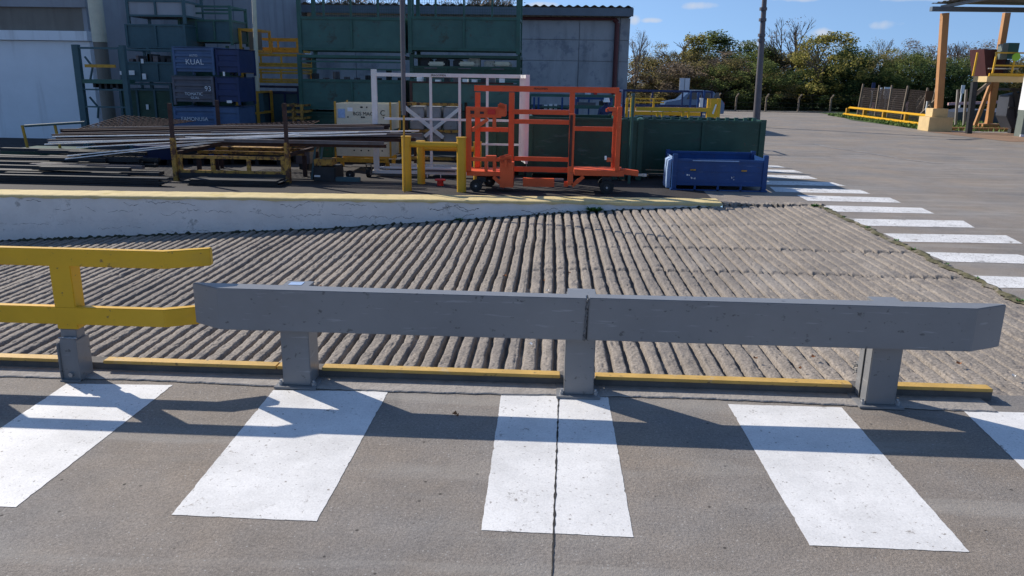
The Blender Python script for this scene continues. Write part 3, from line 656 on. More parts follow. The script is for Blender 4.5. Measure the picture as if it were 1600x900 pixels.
# ---------------------------------------------------------------- buildings
M_pre = None
def concrete_panel_mat():
    m_ = mat('precast_concrete', (0.38, 0.39, 0.40), 0.85, 0.14, 0.8, 0.1, 12, dirt=(0.24, 0.26, 0.29), dscale=1.3, damt=0.48)
    scuff(m_, (0.18, 0.19, 0.20), (2.2, 2.2, .35), .5, .68, .55, 4)
    return m_
M['precast'] = concrete_panel_mat()
Y = 29.0
bw = thing('warehouse', 'long warehouse of grey precast panels with dark corrugated roof beyond the stacked racks', 'building', (-4, Y, 0))
xl, xr = gx(372, 60, Y), gx(984, 60, Y); zt = gz(900, 27, Y)
xo0, xo1 = gx(399, 50, Y), gx(447, 50, Y); zo0 = gz(420, 85, Y)-0.0; zo1 = gz(420, 26, Y)
panz = [0, gz(880, 140, Y), gz(880, 95, Y), gz(880, 62, Y), zt]
wl = MB()
cols = [xo1+0.9, gx(555, 60, Y), gx(640, 60, Y), gx(730, 60, Y), gx(815, 60, Y), gx(905, 60, Y), gx(968, 60, Y), xr]
for i in range(len(cols)-1):
    for j in range(4): wl.box(cols[i]+.012, cols[i+1]-.012, Y+(0.0 if j % 2 else 0.006), Y+0.2, panz[j]+.012, panz[j+1]-.012)
wl.box(cols[0], xr-.05, Y+0.05, Y+0.3, 0, zt-.02)
wl.box(xr-0.2, xr-.001, Y+0.21, Y+16, 0, zt)
wl.box(xl, xo0, Y+0.001, Y+0.3, 0, zt); wl.box(xo0, xo1, Y+0.002, Y+0.25, 0, gz(420, 110, Y))
wl.build('wall', 'precast', bw)
MB().box(xo1, cols[0]-.01, Y-0.02, Y+0.1, gz(455, 88, Y), gz(455, 28, Y)).build('pale_panel', 'offwhite', bw)
MB().box(xo0-.1, xo1+.1, Y+5, Y+5.1, 0, zt).box(xo0-.3, xo0-.2, Y+.3, Y+5, 0, zt).box(xo1+.2, xo1+.3, Y+.3, Y+5, 0, zt).build('doorway_interior', 'dark', bw)
lx = gx(430, 33, Y+1.5)
# corrugated roof
rf = MB(); n = 300; zr0 = gz(900, 24, Y); x0r, x1r = xl-.3, xr+.06; ov = 0.5
prof_ = [(x0r+(x1r-x0r)*i/n, 0.032*math.sin(i*2*math.pi/6.0)) for i in range(n+1)]
vs = []
for x, h in prof_: vs += [(x, Y-ov, gz(900, 11, Y)+h), (x, Y+16, gz(900, 11, Y)+0.2+h)]
rf.add(vs, [(2*i, 2*i+1, 2*i+3, 2*i+2) for i in range(n)])
rf.box(x0r, x1r, Y+15.8, Y+16.1, 3.2, 4.2)
rfo = rf.build('roof', 'roof', bw, smooth=False)
MB().box(x0r, x1r-.02, Y-ov+.02, Y-ov+.14, gz(900, 26, Y), gz(900, 13, Y)-.02).box(x1r-.14, x1r-.02, Y-ov+.14, Y+15.7, gz(900, 24, Y), gz(900, 13, Y)).build('gutter', 'fascia', bw)
xp = gx(963, 60, Y)
MB().tube((xp, Y-.12, 0.3), (xp, Y-.12, gz(963, 36, Y)), .085).tube((xp, Y-.12, gz(963, 36, Y)), (xp-.12, Y-.12, gz(963, 30, Y)), .085)\
    .tube((gx(815, 30, Y), Y-.12, gz(815, 29, Y)), (xp-.1, Y-.12, gz(963, 30, Y)), .05).build('downpipe', 'pipe', bw)

# white walled building on the left
Y = 19.0
bl = thing('white_building', 'white walled building with brown upper sheeting at the far left', 'building', (-15, Y, 0))
xr1 = gx(146, 120, Y)
zA, zB, zC = gz(60, 63, Y), gz(60, 48, Y), gz(60, 11, Y)
MB().box(-30, xr1, Y, Y+.3, 0, zA-.01).build('wall', 'offwhite', bl)
MB().box(-30, xr1+.03, Y-.12, Y+.3, zA, zB).build('ledge', 'offwhite', bl)
MB().box(-30, gx(128, 30, Y), Y+.06, Y+.3, zB+.002, zC).build('upper_sheeting', 'brownpanel', bl)
MB().box(gx(128, 30, Y)+.01, xr1, Y+.03, Y+.3, zB+.002, zC).build('corner_panel', 'greywall', bl)
MB().box(-30, xr1+.02, Y-.02, Y+.32, zC+.002, 5.2).build('top_band', 'greywall', bl)
MB().box(-30, xr1-.3, Y+.31, Y+10, 0, 5.1).build('body', 'greywall', bl)
cx = gx(158, 80, Y-.4)
MB().tube((gx(176, 40, 23.4), 23.44, 0), (gx(176, 40, 23.4), 23.44, 4.5), .05).build('conduit', 'fascia', None)
_c = COL.objects[-1]; tag(_c, 'grey conduit running up the plain wall beside the cream column', 'conduit')
st = thing('steel_column', 'tall cream column standing at the corner of the white building', 'column', (cx, Y-.4, 0))
MB().tube((cx, Y-.4, gz(160, 66, Y-.4)), (cx-.03, Y-.4, 5.3), .16, n=20).build('column_shaft', 'cream', st, smooth=False)
MB().tube((cx+.02, Y-.4, 0), (cx, Y-.4, gz(160, 66, Y-.4)-.002), .15, n=20).build('column_foot', 'brownpanel', st)
# grey blocks between
Y = 23.5
bg_ = thing('workshop_building', 'tall plain grey workshop between the white building and the warehouse', 'building', (-11, Y, 0))
xa, xb, xc_ = gx(166, 40, Y), gx(300, 40, Y), gx(384, 30, Y)
MB().box(xa-1, xb, Y, Y+6, 0, 4.6).build('wall', 'greywall', bg_)
MB().box(xb+.01, xc_, Y+.4, Y+6, 0, 6.0).build('tower', 'greywall', bg_)
for q_x in (xb+.55, xb+1.1): MB().box(q_x-.01, q_x+.01, Y+.39, Y+.399, 0, 5.9).build('panel_seam', 'fascia', bg_)
for q_z in (1.3, 2.5, 3.4): MB().box(xa-1, xb, Y-.006, Y-.001, q_z, q_z+.02).build('panel_seam', 'fascia', bg_)
MB().box(xa-1, gx(192, 60, Y), Y-.1, Y-.002, gz(180, 68, Y), gz(180, 50, Y)).build('ledge', 'offwhite', bg_)

# ---------------------------------------------------------------- stacked racks, left to right
def rack_frame():
    Y, dep = 16.0, 1.1
    x0, x1 = gx(112, 80, Y), gx(186, 80, Y); z1 = gz(150, 70, Y)
    r = thing('storage_rack', 'tall open grey green rack with one yellow bar against the white wall', 'rack', (x0, Y, 0))
    for x, w in ((x0, .13), (x1, .10)):
        MB().box(x, x+w, Y, Y+.1, 0, z1).build('post', 'teal', r)
        MB().box(x+.35 if x == x0 else x, (x+.35 if x == x0 else x)+.06, Y+dep, Y+dep+.06, 0, z1).build('post', 'teal', r)
    mb = MB()
    for py, w in ((75, .04), (140, .03), (167, .03)): z = gz(150, py, Y); mb.box(x0+.131, x1-.001, Y+.02, Y+.02+w, z-w/2, z+w/2)
    mb.build('rail', 'teal', r)
    z = gz(150, 128, Y); MB().box(x0+.131, x1-.001, Y+.01, Y+.5, z-.03, z+.05).build('shelf_beam', 'green', r)
    z = gz(150, 103, Y); MB().box(x0+.25, x1-.1, Y-.03, Y-.002, z-.03, z+.03).build('yellow_bar', 'oldyellow', r)
    for (a, b_) in (((0.14, 88), (0.28, 104)), ((0.28, 104), (0.2, 124)), ((0.14, 152), (0.3, 168)), ((.3, 168), (.26, 185))):
        MB().bar((x0+a[0], Y+.2, gz(125, a[1], Y)), (x0+b_[0], Y+.2, gz(125, b_[1], Y)), .03).build('brace', 'teal', r)
    rg = random.Random(1)
    for i in range(5):
        x = x0+.3+i*.12; z = gz(150, 125, Y)-.05; MB().box(x, x+.05, Y+.1, Y+.3, z-.09-rg.random()*.06, z+.015).build('bracket', 'dark', r)
rack_frame()
def papers(root, lst, Y):
    for px0, px1, a, b_ in lst:
        MB().box(gx(px0, a, Y), gx(px1, a, Y), Y-.006, Y-.003, gz(px0, b_, Y), gz(px0, a, Y)).build('paper_tag', 'paper', root)
def thin_row(root, x0, x1, Y, z0, z1, n, seed, m='dark', w=.05):
    rg = random.Random(seed)
    for i in range(n):
        x = x0+(x1-x0)*(i+.5)/n; hh = (z1-z0)*rg.uniform(.45, 1)
        MB().box(x-w*rg.uniform(.5, 1.3), x+w*rg.uniform(.5, 1.3), Y+.1, Y+.5, z0, z0+hh).build('stored_part', m if rg.random() < .6 else 'steel', root)

G1 = 'dark teal crates stacked by the tall rack'
r, e = basket(190, 272, 76, 128, 17, 1.0, 'dark teal stillage with three paper tags, upper one beside the tall rack', 'stillage', 'teal', 'teal', (0.42, .98), divs=3, group=G1, w=.05)
papers(r, ((187, 192, 111, 117), (200, 210, 110, 117), (222, 228, 115, 124), (220, 224, 92, 99)), 17)
thin_row(r, e[0]+.1, e[1]-.1, 17, e[2]+.3, e[3]-.08, 7, 3)
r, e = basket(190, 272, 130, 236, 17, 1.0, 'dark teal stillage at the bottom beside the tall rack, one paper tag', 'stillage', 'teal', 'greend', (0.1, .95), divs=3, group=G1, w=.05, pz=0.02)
papers(r, ((228, 232, 163, 171),), 17)
r, e = basket(196, 290, 38, 75, 18, 1.0, 'faded teal panelled container below the top grey one, left stack', 'container', 'teal', 'teal', (0.03, .98), divs=2, w=.05)
r, e = basket(196, 288, -14, 37, 18, 1.0, 'topmost grey green open container of the left stack', 'container', 'teal', 'greywall', (0.3, .75), divs=2, w=.06)
# green tilting basket
Yb = 18.6
r, e = basket(278, 362, 8, 70, Yb, 1.0, 'green open basket above the blue lettered crates', 'basket', 'green', 'teal', (0.38, .9), divs=3, w=.06, midrail=(.2,))
r, e = basket(276, 362, 71, 228, 18.6, 1.0, 'dark green basket stack behind the blue lettered crates', 'basket', 'greend', 'greend', (0.05, .95), divs=3, w=.06, pz=0.02)

# blue lettered crates
Yc = 16.0
c1_, e1 = crate(270, 334, 73, 117, Yc, .9, 'blue ribbed crate with white letters KUAL, top of its stack', m='blue2', ribs=4)
text('lettering', 'KUAL', (gx(304, 97, Yc), Yc-.004, gz(304, 97, Yc)), .15, 'chalk', c1_)
text('lettering', 'AUTO', (gx(302, 87, Yc), Yc-.004, gz(302, 87, Yc)), .06, 'chalk', c1_)
c2_, e2 = crate(270, 334, 119, 164, Yc, .9, 'dark grey brown crate numbered 93 under the blue KUAL crate', m='greycrate', ribs=4)
text('lettering', '93', (gx(325, 139, Yc), Yc-.004, gz(325, 139, Yc)), .14, 'chalk', c2_)
text('lettering', 'TOMATIC', (gx(303, 147, Yc), Yc-.004, gz(303, 147, Yc)), .085, 'chalk', c2_)
text('lettering', 'GUAL', (gx(305, 153, Yc), Yc-.004, gz(305, 153, Yc)), .07, 'chalk', c2_)
c3_, e3 = crate(272, 338, 167, 208, Yc-.02, .9, 'light blue crate lettered FAMONUSA just above the steel bars', m='blue2', ribs=3)
text('lettering', 'FAMONUSA', (gx(305, 186, Yc), Yc-.026, gz(305, 186, Yc)), .105, 'chalk', c3_)
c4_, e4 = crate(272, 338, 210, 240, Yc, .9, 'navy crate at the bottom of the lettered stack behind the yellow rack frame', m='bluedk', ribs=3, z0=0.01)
GB = 'plain dark blue crates beside the lettered stack'
for i, (a, b_, mm, lb) in enumerate(((76, 118, 'bluedk', 'plain dark blue crate with a white drip, top beside the KUAL crate'), (120, 164, 'bluedk', 'plain navy crate beside the crate numbered 93'), (167, 207, 'blue2', 'plain blue crate beside the FAMONUSA crate'), (209, 240, 'bluedk', 'plain navy crate on the ground beside the lettered stack'))):
    r, e = crate(337, 374, a, b_, Yc+.05, .9, lb, m=mm, ribs=2, group=GB, z0=.01 if i == 3 else None)
    if i == 0: MB().box(gx(347, 115, Yc), gx(350, 115, Yc), Yc+.04, Yc+.045, gz(348, 125, Yc)+.08, gz(348, 112, Yc)).build('paint_drip', 'paper', r)
    if i == 1: MB().box(gx(353, 158, Yc), gx(361, 158, Yc), Yc+.04, Yc+.045, gz(357, 161, Yc), gz(357, 157, Yc)).build('paper_tag', 'paper', r)
# bottles of blue stuff under the bars
# yellow racks
def open_frame(px0, px1, pt, pb, Y, dep, label, cat='rack', m='oldyellow', mids=(.5,), uprights=3, w=.055, group=None, name='steel_rack', pz=None, panel=None):
    pm_ = (pt+pb)/2; x0, x1 = gx(px0, pm_, Y), gx(px1, pm_, Y); z1 = gz((px0+px1)/2, pt, Y); z0 = gz((px0+px1)/2, pb, Y) if pz is None else pz
    r = thing(name, label, cat, ((x0+x1)/2, Y+dep/2, z0), group)
    posts4(r, x0, x1, Y, Y+dep, z0, z1, w, m)
    for zz in [0.001]+list(mids)+[.999]:
        z = z0+w/2+(z1-z0-w)*zz; mb = MB()
        for yy in (Y+.004, Y+dep-w*.8-.004): mb.box(x0+w, x1-w, yy, yy+w*.8, z-w*.4, z+w*.4)
        for xx in (x0+.004, x1-w*.8-.004): mb.box(xx, xx+w*.8, Y+w, Y+dep-w, z-w*.4, z+w*.4)
        mb.build('rail', m, r)
    for i in range(1, uprights):
        x = x0+(x1-x0)*i/uprights; MB().box(x-w*.35, x+w*.35, Y+.012, Y+.012+w*.7, z0+w, z1-w).build('upright', m, r)
    if panel: MB().box(x0+w, x1-w, Y+dep*.5, Y+dep*.5+.01, z0+w, z1-w).build('sheet', panel, r)
    return r, (x0, x1, z0, z1)
open_frame(373, 401, 44, 81, 19, 1.0, 'short yellow frame holding a tan sheet, top of the yellow racks', m='oldyellow', mids=(), uprights=1, panel='brownpanel')
open_frame(375, 471, 83, 104, 19, 1.0, 'upper wide yellow rack frame left of the green baskets', m='oldyellow', mids=(.15,), uprights=3)
open_frame(402, 466, 59, 81, 20.2, 1.0, 'yellow rail frame in front of the dark doorway', m='oldyellow', mids=(.2,), uprights=2)
r, e = open_frame(376, 470, 107, 130, 19, 1.0, 'middle wide yellow rack frame left of the green baskets', m='oldyellow', mids=(.2, .75), uprights=3)
open_frame(370, 405, 142, 226, 18.2, 1.0, 'low yellow frame with bluish sheet behind the steel bars', m='oldyellow', mids=(.6,), uprights=1, pz=0.01, panel='teal')
r, e = basket(376, 470, 134, 228, 19.3, 1.0, 'dark blue green base rack carrying the yellow frames', 'rack', 'bluedk', 'teal', (.12, .9), divs=4, w=.06, pz=.01)
open_frame(442, 474, 163, 226, 17.4, .8, 'small rusty yellow trestle right of the blue green base rack', m='rustyellow', mids=(.7, .85), uprights=2, pz=.01)
pp = thing('tan_pole', 'slim tan pole rising over the yellow rack frames', 'pole', (gx(400, 62, 18.8), 18.8, 0))
MB().tube((gx(406, 225, 18.8)+.0, 18.8, 0.0), (gx(397, 0, 18.8), 18.8, gz(397, -12, 18.8)), .05, n=14).build('pole_shaft', 'cream', pp)
# hose hook
# green basket stacks -- left column and right column
GG = 'big green mesh baskets stacked by the warehouse'
def lumps(root, x0, x1, Y, z0, z1, n, seed, m='engine'):
    rg = random.Random(seed)
    for i in range(n):
        x = x0+(x1-x0)*(i+.5)/n; w = (x1-x0)/n*rg.uniform(.28, .42); h = (z1-z0)*rg.uniform(.6, 1)
        o = MB().box(x-w, x+w, Y+.15, Y+.55, z0, z0+h).build('stored_casting', m if rg.random() < .7 else 'dark', root, bevel=min(w, h)*.25)
r, e = basket(464, 633, -16, 84, 18, 1.2, 'topmost green mesh basket of the left stack in front of the warehouse', 'basket', 'green', 'greenp', (.44, .93), divs=2, mesh=1, group=GG, w=.085)
r, e = basket(466, 633, 86, 173, 18, 1.2, 'middle green basket of the left stack, over the cream crate', 'basket', 'green', 'greenp', (.46, .96), divs=2, group=GG, w=.085, midrail=(.12, .25))
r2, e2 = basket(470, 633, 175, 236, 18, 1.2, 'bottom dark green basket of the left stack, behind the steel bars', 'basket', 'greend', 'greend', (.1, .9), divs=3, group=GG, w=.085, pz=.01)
thin_row(r, e[0]+.1, e[1]-.1, 18.3, e[2]+.55, e[3]-.3, 9, 12, 'dark', .03)
r, e = basket(637, 813, -16, 84, 18, 1.2, 'topmost green mesh basket of the right stack beside the grey wall', 'basket', 'green', 'greenp', (.44, .93), divs=2, mesh=1, group=GG, w=.085)
r, e = basket(640, 813, 86, 122, 18, 1.2, 'green basket of dirty castings under the topmost basket, right stack', 'basket', 'greend', 'greend', (.55, .98), divs=3, group=GG, w=.085)
lumps(r, e[0]+.15, e[1]-.15, 18, e[2]+.22, e[3]-.04, 6, 5)
for bx in (668, 716, 771): MB().box(gx(bx, 99, 18), gx(bx+26, 99, 18), 18.05, 18.14, gz(bx, 103, 18), gz(bx, 96, 18)).build('stored_casting', 'cream', r, bevel=.03)
for i, bx in enumerate((663, 716, 768)): MB().box(gx(bx, 105, 18), gx(bx+20, 107, 18), 17.985, 17.995, gz(700, 107.6, 18), gz(700, 105.8, 18)).build('chalk_mark', 'steel', r)
r, e = basket(640, 813, 124, 173, 18, 1.2, 'green panelled basket of the right stack behind the white frame', 'basket', 'green', 'greenp', (.18, .96), divs=3, group=GG, w=.085)
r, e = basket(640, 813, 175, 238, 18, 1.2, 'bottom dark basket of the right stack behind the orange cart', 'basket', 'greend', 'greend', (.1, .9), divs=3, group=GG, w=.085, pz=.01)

# cream crates
for (a, b_, lb, z0) in ((161, 205, 'cream panelled crate lettered in black, lying behind the steel bars', None), (208, 246, 'lower cream crate on the yellow rail behind the steel bars', None)):
    Yk = 13.6
    x0, x1 = gx(522, a, Yk), gx(611, a, Yk); z1 = gz(566, a, Yk); z0 = gz(566, b_, Yk)
    r = thing('cream_crate', lb, 'crate', ((x0+x1)/2, Yk, z0), 'cream crates')
    MB().box(x0+.03, x1-.03, Yk, Yk+.02, z0+.02, z1-.01).build('front_panel', 'cream', r)
    MB().box(x0+.03, x1-.03, Yk+.8, Yk+.82, z0+.02, z1-.01).build('back_panel', 'cream', r)
    MB().box(x0+.02, x0+.029, Yk+.03, Yk+.79, z0+.02, z1-.01).build('side_panel', 'cream', r); MB().box(x1-.029, x1-.02, Yk+.03, Yk+.79, z0+.02, z1-.01).build('side_panel', 'cream', r)
    posts4(r, x0, x1, Yk-.02, Yk+.84, z0, z1+.02, .03, 'oldyellow')
    rg = random.Random(int(a)); rv = MB()
    for i in range(14):
        x = rg.uniform(x0+.1, x1-.1); z = rg.choice([z1-.07, z0+.12, (z0+z1)/2]); rv.tube((x, Yk-.004, z), (x, Yk, z), .014, n=7)
    rv.build('rivet', 'ink', r)
    if a == 161:
        text('lettering', 'BGS MACFI', (gx(570, 178, Yk), Yk-.004, gz(570, 178, Yk)), .085, 'ink', r, sx=1.0)
        text('lettering', 'C', (gx(598, 177, Yk), Yk-.004, gz(598, 177, Yk)), .13, 'ink', r)
        MB().box(gx(528, 170, Yk), gx(539, 170, Yk), Yk-.006, Yk-.002, gz(533, 184, Yk), gz(533, 170, Yk)).build('blue_label', 'bluepaper', r)
        MB().box(gx(543, 170, Yk), gx(551, 170, Yk), Yk-.006, Yk-.002, gz(547, 174, Yk), gz(547, 168, Yk)).build('paper_tag', 'signwhite', r)
r = thing('yellow_skid', 'low yellow skid carrying the cream crates', 'skid', (gx(566, 255, 13.6), 13.8, 0))
zk = gz(566, 247, 13.6)
MB().box(gx(518, 250, 13.55), gx(606, 250, 13.55), 13.55, 13.62, zk-.07, zk-.001).build('front_rail', 'oldyellow', r)
MB().box(gx(518, 250, 13.55), gx(606, 250, 13.55), 14.3, 14.37, zk-.07, zk-.001).build('back_rail', 'oldyellow', r)
for px in (520, 604):
    for yy in (13.65, 14.2): MB().box(gx(px, 250, 13.6)-.03, gx(px, 250, 13.6)+.03, yy, yy+.06, 0, zk-.072).build('leg', 'oldyellow', r)

M['greybin'] = mat('dull_grey_bin', (0.30, 0.31, 0.32), 0.6, 0.2, 5, dirt=(0.2, 0.15, 0.11), dscale=7, damt=0.42)
# rusty X braced stillages
Yk = 14.2
r = thing('rusty_stillage', 'rusty framed stillage with pale panels and a white X brace', 'stillage', (gx(678, 220, Yk), Yk, 0))
x0, x1 = gx(633, 200, Yk), gx(722, 200, Yk); z1 = gz(678, 161, Yk)
posts4(r, x0, x1, Yk, Yk+.9, 0, z1, .05, 'rust')
for py in (163, 205, 248): z = gz(678, py, Yk); MB().box(x0+.05, x1-.05, Yk+.01, Yk+.05, z-.025, z+.025).build('rail', 'rustyellow', r)
for a, b_ in ((167, 185), (189, 203), (208, 222)):
    for i in range(3):
        xx0 = x0+.06+(x1-x0-.12)*i/3; xx1 = x0+.06+(x1-x0-.12)*(i+1)/3
        MB().box(xx0+.02, xx1-.03, Yk+.06, Yk+.5, gz(678, b_, Yk), gz(678, a, Yk)).build('pale_panel', 'greybin', r, bevel=.015)
MB().bar((x0, Yk-.02, gz(632, 167, Yk)), (gx(693, 215, Yk), Yk-.02, gz(693, 215, Yk)), .012, .07).build('brace', 'white', r)
MB().bar((x1-.05, Yk-.035, gz(718, 170, Yk)), (gx(664, 213, Yk), Yk-.035, gz(664, 213, Yk)), .012, .06).build('brace', 'white', r)
Yk = 14.4
r = thing('rusty_tray', 'rust edged green tray on top of the pale stillage behind the white frame', 'tray', (gx(690, 145, Yk), Yk, gz(690, 160, Yk)))
x0, x1 = gx(640, 140, Yk), gx(802, 140, Yk); z0, z1 = gz(720, 160, Yk), gz(720, 128, Yk)
MB().box(x0+.05, x1, Yk+.02, Yk+.03, z0, z1-.03).build('front_panel', 'greenp', r)
MB().box(x0, x1, Yk, Yk+.04, z1-.03, z1).build('top_rim', 'rust', r)
MB().box(x0, x0+.045, Yk, Yk+.05, z0, z1-.031).build('corner_post', 'rust', r)
MB().box(x0+.05, x1, Yk+.6, Yk+.62, z0, z1-.03).build('back_panel', 'greenp', r)
rg = random.Random(6)
for i in range(10):
    x = x0+.1+(x1-x0-.2)*i/10; MB().box(x, x+.09, Yk+.2, Yk+.4, z1-.03, z1+.03+rg.random()*.06).build('scrap_piece', rg.choice(['paleSteel', 'dark', 'steel']), r)

# white trailer frame
Yk = 12.85
r = thing('white_trailer', 'tall white steel frame trailer with castors behind the yellow hoops', 'trailer', (gx(700, 265, Yk), Yk, 0))
xL, xR = gx(582, 200, Yk), gx(815, 120, Yk); zT = gz(700, 118, Yk); zB = gz(640, 267, Yk)
w = .055
MB().box(xL, xL+.085, Yk, Yk+.06, zB, gz(582, 108, Yk)).build('end_post', 'white', r, .003)
MB().box(xL+.086, xR, Yk, Yk+.05, zT-.028, zT+.03).build('top_rail', 'white', r, .003)
for px in (673, 718, 761): x = gx(px, 180, Yk); MB().box(x-.02, x+.02, Yk+.008, Yk+.045, zB+.06, zT-.029).build('upright', 'white', r)
z = gz(700, 187, Yk); MB().box(xL+.2, xR, Yk-.012, Yk+.006, z-.018, z+.018).build('mid_rail', 'white', r)
z = gz(790, 226, Yk); MB().box(gx(745, 225, Yk), xR, Yk-.012, Yk+.006, z-.016, z+.016).build('mid_rail', 'white', r)
MB().box(xL-.02, gx(760, 267, Yk), Yk-.02, Yk+.09, zB-.05, zB+.0).box(xL+.09, gx(760, 262, Yk), Yk-.0, Yk+.05, zB+.03, zB+.06).build('bottom_rail', 'white', r, .003)
MB().box(xL, gx(760, 267, Yk), Yk+1.0, Yk+1.06, zB-.05, zB+.0).build('bottom_rail', 'white', r, .003)
MB().box(gx(660, 262, Yk), gx(712, 262, Yk), Yk-.05, Yk+.25, zB+.001, zB+.03).build('latch_bar', 'steel', r)
hb = MB(); xh0, xh1 = gx(668, 275, Yk), gx(689, 275, Yk)
hb.bar((xh0, Yk-.03, zB-.05), (xh0, Yk-.03, zB-.12), .012).bar((xh1, Yk-.03, zB-.05), (xh1, Yk-.03, zB-.12), .012).bar((xh0, Yk-.03, zB-.12), (xh1, Yk-.03, zB-.12), .012); hb.build('handle', 'paleSteel', r)
# returning end panel at the right (runs toward the camera right)
dY = -.65
for t_, w_ in ((0.0, .055), (.28, .045), (.52, .04), (.96, .06)):
    x = xR+(gx(824, 180, Yk+dY)-xR)*t_; MB().box(x-w_/2, x+w_/2, Yk+dY*t_-.03, Yk+dY*t_+.03, gz(818, 246, Yk), zT+.028+t_*.0).build('end_upright', 'white', r, .003)
MB().bar((xR, Yk, zT), (gx(824, 180, Yk+dY), Yk+dY, zT), .04, .05).build('top_rail', 'white', r)
MB().bar((xR, Yk, gz(818, 247, Yk)), (gx(824, 180, Yk+dY), Yk+dY, gz(818, 247, Yk)), .04, .05).build('bottom_rail', 'white', r)
text('lettering', 'FRAGOMEN', (gx(685, 116, Yk), Yk-.003, zT), .045, 'ink', r)
def castor(root, x, y_, r_=.085, m='rubber', wz=None, sub=True):
    w_ = MB().tube((x-.03, y_, r_), (x+.03, y_, r_), r_, n=20).build('wheel', m, root)
    MB().tube((x-.034, y_, r_), (x+.034, y_, r_), r_*.55, n=14).build('hub', 'galv', w_)
    MB().box(x-.042, x-.036, y_-.03, y_+.03, r_-.02, r_*2+.03).box(x+.036, x+.042, y_-.03, y_+.03, r_-.02, r_*2+.03).box(x-.042, x+.042, y_-.05, y_+.05, r_*2+.031, r_*2+.045).build('fork', 'dark', w_)
def wheel_side(root, x, y_, r_=.11, m='rubber', w=.06):
    w_ = MB().tube((x, y_-w/2, r_), (x, y_+w/2, r_), r_, n=24).build('wheel', m, root)
    MB().tube((x, y_-w/2-.006, r_), (x, y_+w/2+.006, r_), r_*.5, n=16).build('rim', 'dark', w_)
    MB().tube((x, y_-w/2-.014, r_), (x, y_-w/2-.006, r_), r_*.16, n=8).build('axle_cap', 'galv', w_)
castor(r, gx(577, 287, 12.75), 12.75, .085); castor(r, gx(598, 282, 13.6), 13.6, .08); castor(r, gx(750, 282, 13.6), 13.6, .08)

# dark low cart left of it
Yk = 12.1
r = thing('tow_cart', 'low dark grey green cart under the steel bars', 'cart', (gx(520, 290, Yk), Yk, 0))
MB().box(gx(512, 285, Yk), gx(562, 285, Yk), Yk, Yk+.08, gz(530, 287, Yk), gz(530, 277, Yk)).build('side_beam', 'teal', r, .004)
MB().box(gx(490, 270, Yk), gx(524, 270, Yk), Yk-.02, Yk+.5, gz(510, 286, Yk), gz(510, 261, Yk)).build('drive_box', 'dark', r, .015)
MB().box(gx(490, 255, Yk), gx(519, 255, Yk), Yk+.0, Yk+.3, gz(510, 259, Yk), gz(510, 249, Yk)).build('tool_box', 'rustyellow', r, .01)
MB().box(gx(492, 275, Yk), gx(501, 275, Yk), Yk-.035, Yk-.02, gz(495, 276, Yk), gz(495, 273.5, Yk)).build('latch', 'paleSteel', r)
for px in (486, 497): MB().bar((gx(px, 288, Yk), Yk+.05, .02), (gx(px+6, 235, Yk), Yk+.05, gz(px, 228, Yk)), .03).build('upright', 'teal', r)
wheel_side(r, gx(488, 288, Yk), Yk+.2, .08); wheel_side(r, gx(548, 290, Yk+.4), Yk+.4, .07)

# steel rack with posts holding the long bars
Yk = 11.8
r = thing('bar_rack', 'low worn yellow steel rack with two rusty stakes carrying long bars', 'rack', (gx(362, 280, Yk), Yk, 0))
xA, xB = gx(274, 260, Yk), gx(450, 260, Yk)
for x, pt in ((xA, 163), (xB, 160)):
    zt_ = gz(360, pt, Yk); zm = gz(360, 217 if x == xA else 221, Yk)
    p = MB().box(x-.035, x+.035, Yk-.035, Yk+.035, .0, zm).build('stake_sleeve', 'rustyellow', r, .003)
    MB().box(x-.025, x+.025, Yk-.025, Yk+.025, zm+.001, zt_).build('stake', 'rust', r)
    MB().box(x-.04+(.07 if x == xA else -.07), x+.04+(.07 if x == xA else -.07), Yk+.0, Yk+.03, .06, gz(360, 243, Yk)).build('gusset', 'rustyellow', r)
z1, z2 = gz(360, 246, Yk), gz(360, 269, Yk)
MB().box(xA+.11, xB-.11, Yk, Yk+.04, z1-.025, z1+.02).build('rail', 'rustyellow', r)
MB().box(xA+.11, xB-.11, Yk, Yk+.04, z2-.02, z2+.02).build('rail', 'rustyellow', r)
for px in (332, 388): x = gx(px, 257, Yk); MB().box(x-.03, x+.03, Yk+.003, Yk+.033, z2+.021, z1-.026).build('upright', 'rustyellow', r)
MB().box(xA+.04, xB-.04, Yk-.01, Yk+.05, .05, .13).build('sill_beam', 'dark', r)
for yy in (12.6, 13.3): MB().box(xA, xB, yy, yy+.05, z1-.03, z1+.02).build('cross_beam', 'rustyellow', r)
for x in (xA, xB):
    for yy in (12.6, 13.3): MB().box(x-.03, x+.03, yy, yy+.05, 0, z1-.031).build('leg', 'rust', r)
    MB().box(x-.03, x+.03, Yk+.05, 13.4, z1+.021, z1+.07).build('side_beam', 'rust', r)
r = thing('bar_rack', 'plain rusty stake frame standing behind the yellow bar rack', 'rack', (gx(318, 280, 13), 13, 0))
MB().box(gx(319, 170, 13)-.025, gx(319, 170, 13)+.025, 13.5, 13.55, 0, gz(319, 158, 13)).build('stake', 'rust', r)
MB().box(gx(319, 170, 13)-.3, gx(319, 170, 13)+1.5, 13.51, 13.54, .4, .45).build('rail', 'rustyellow', r)

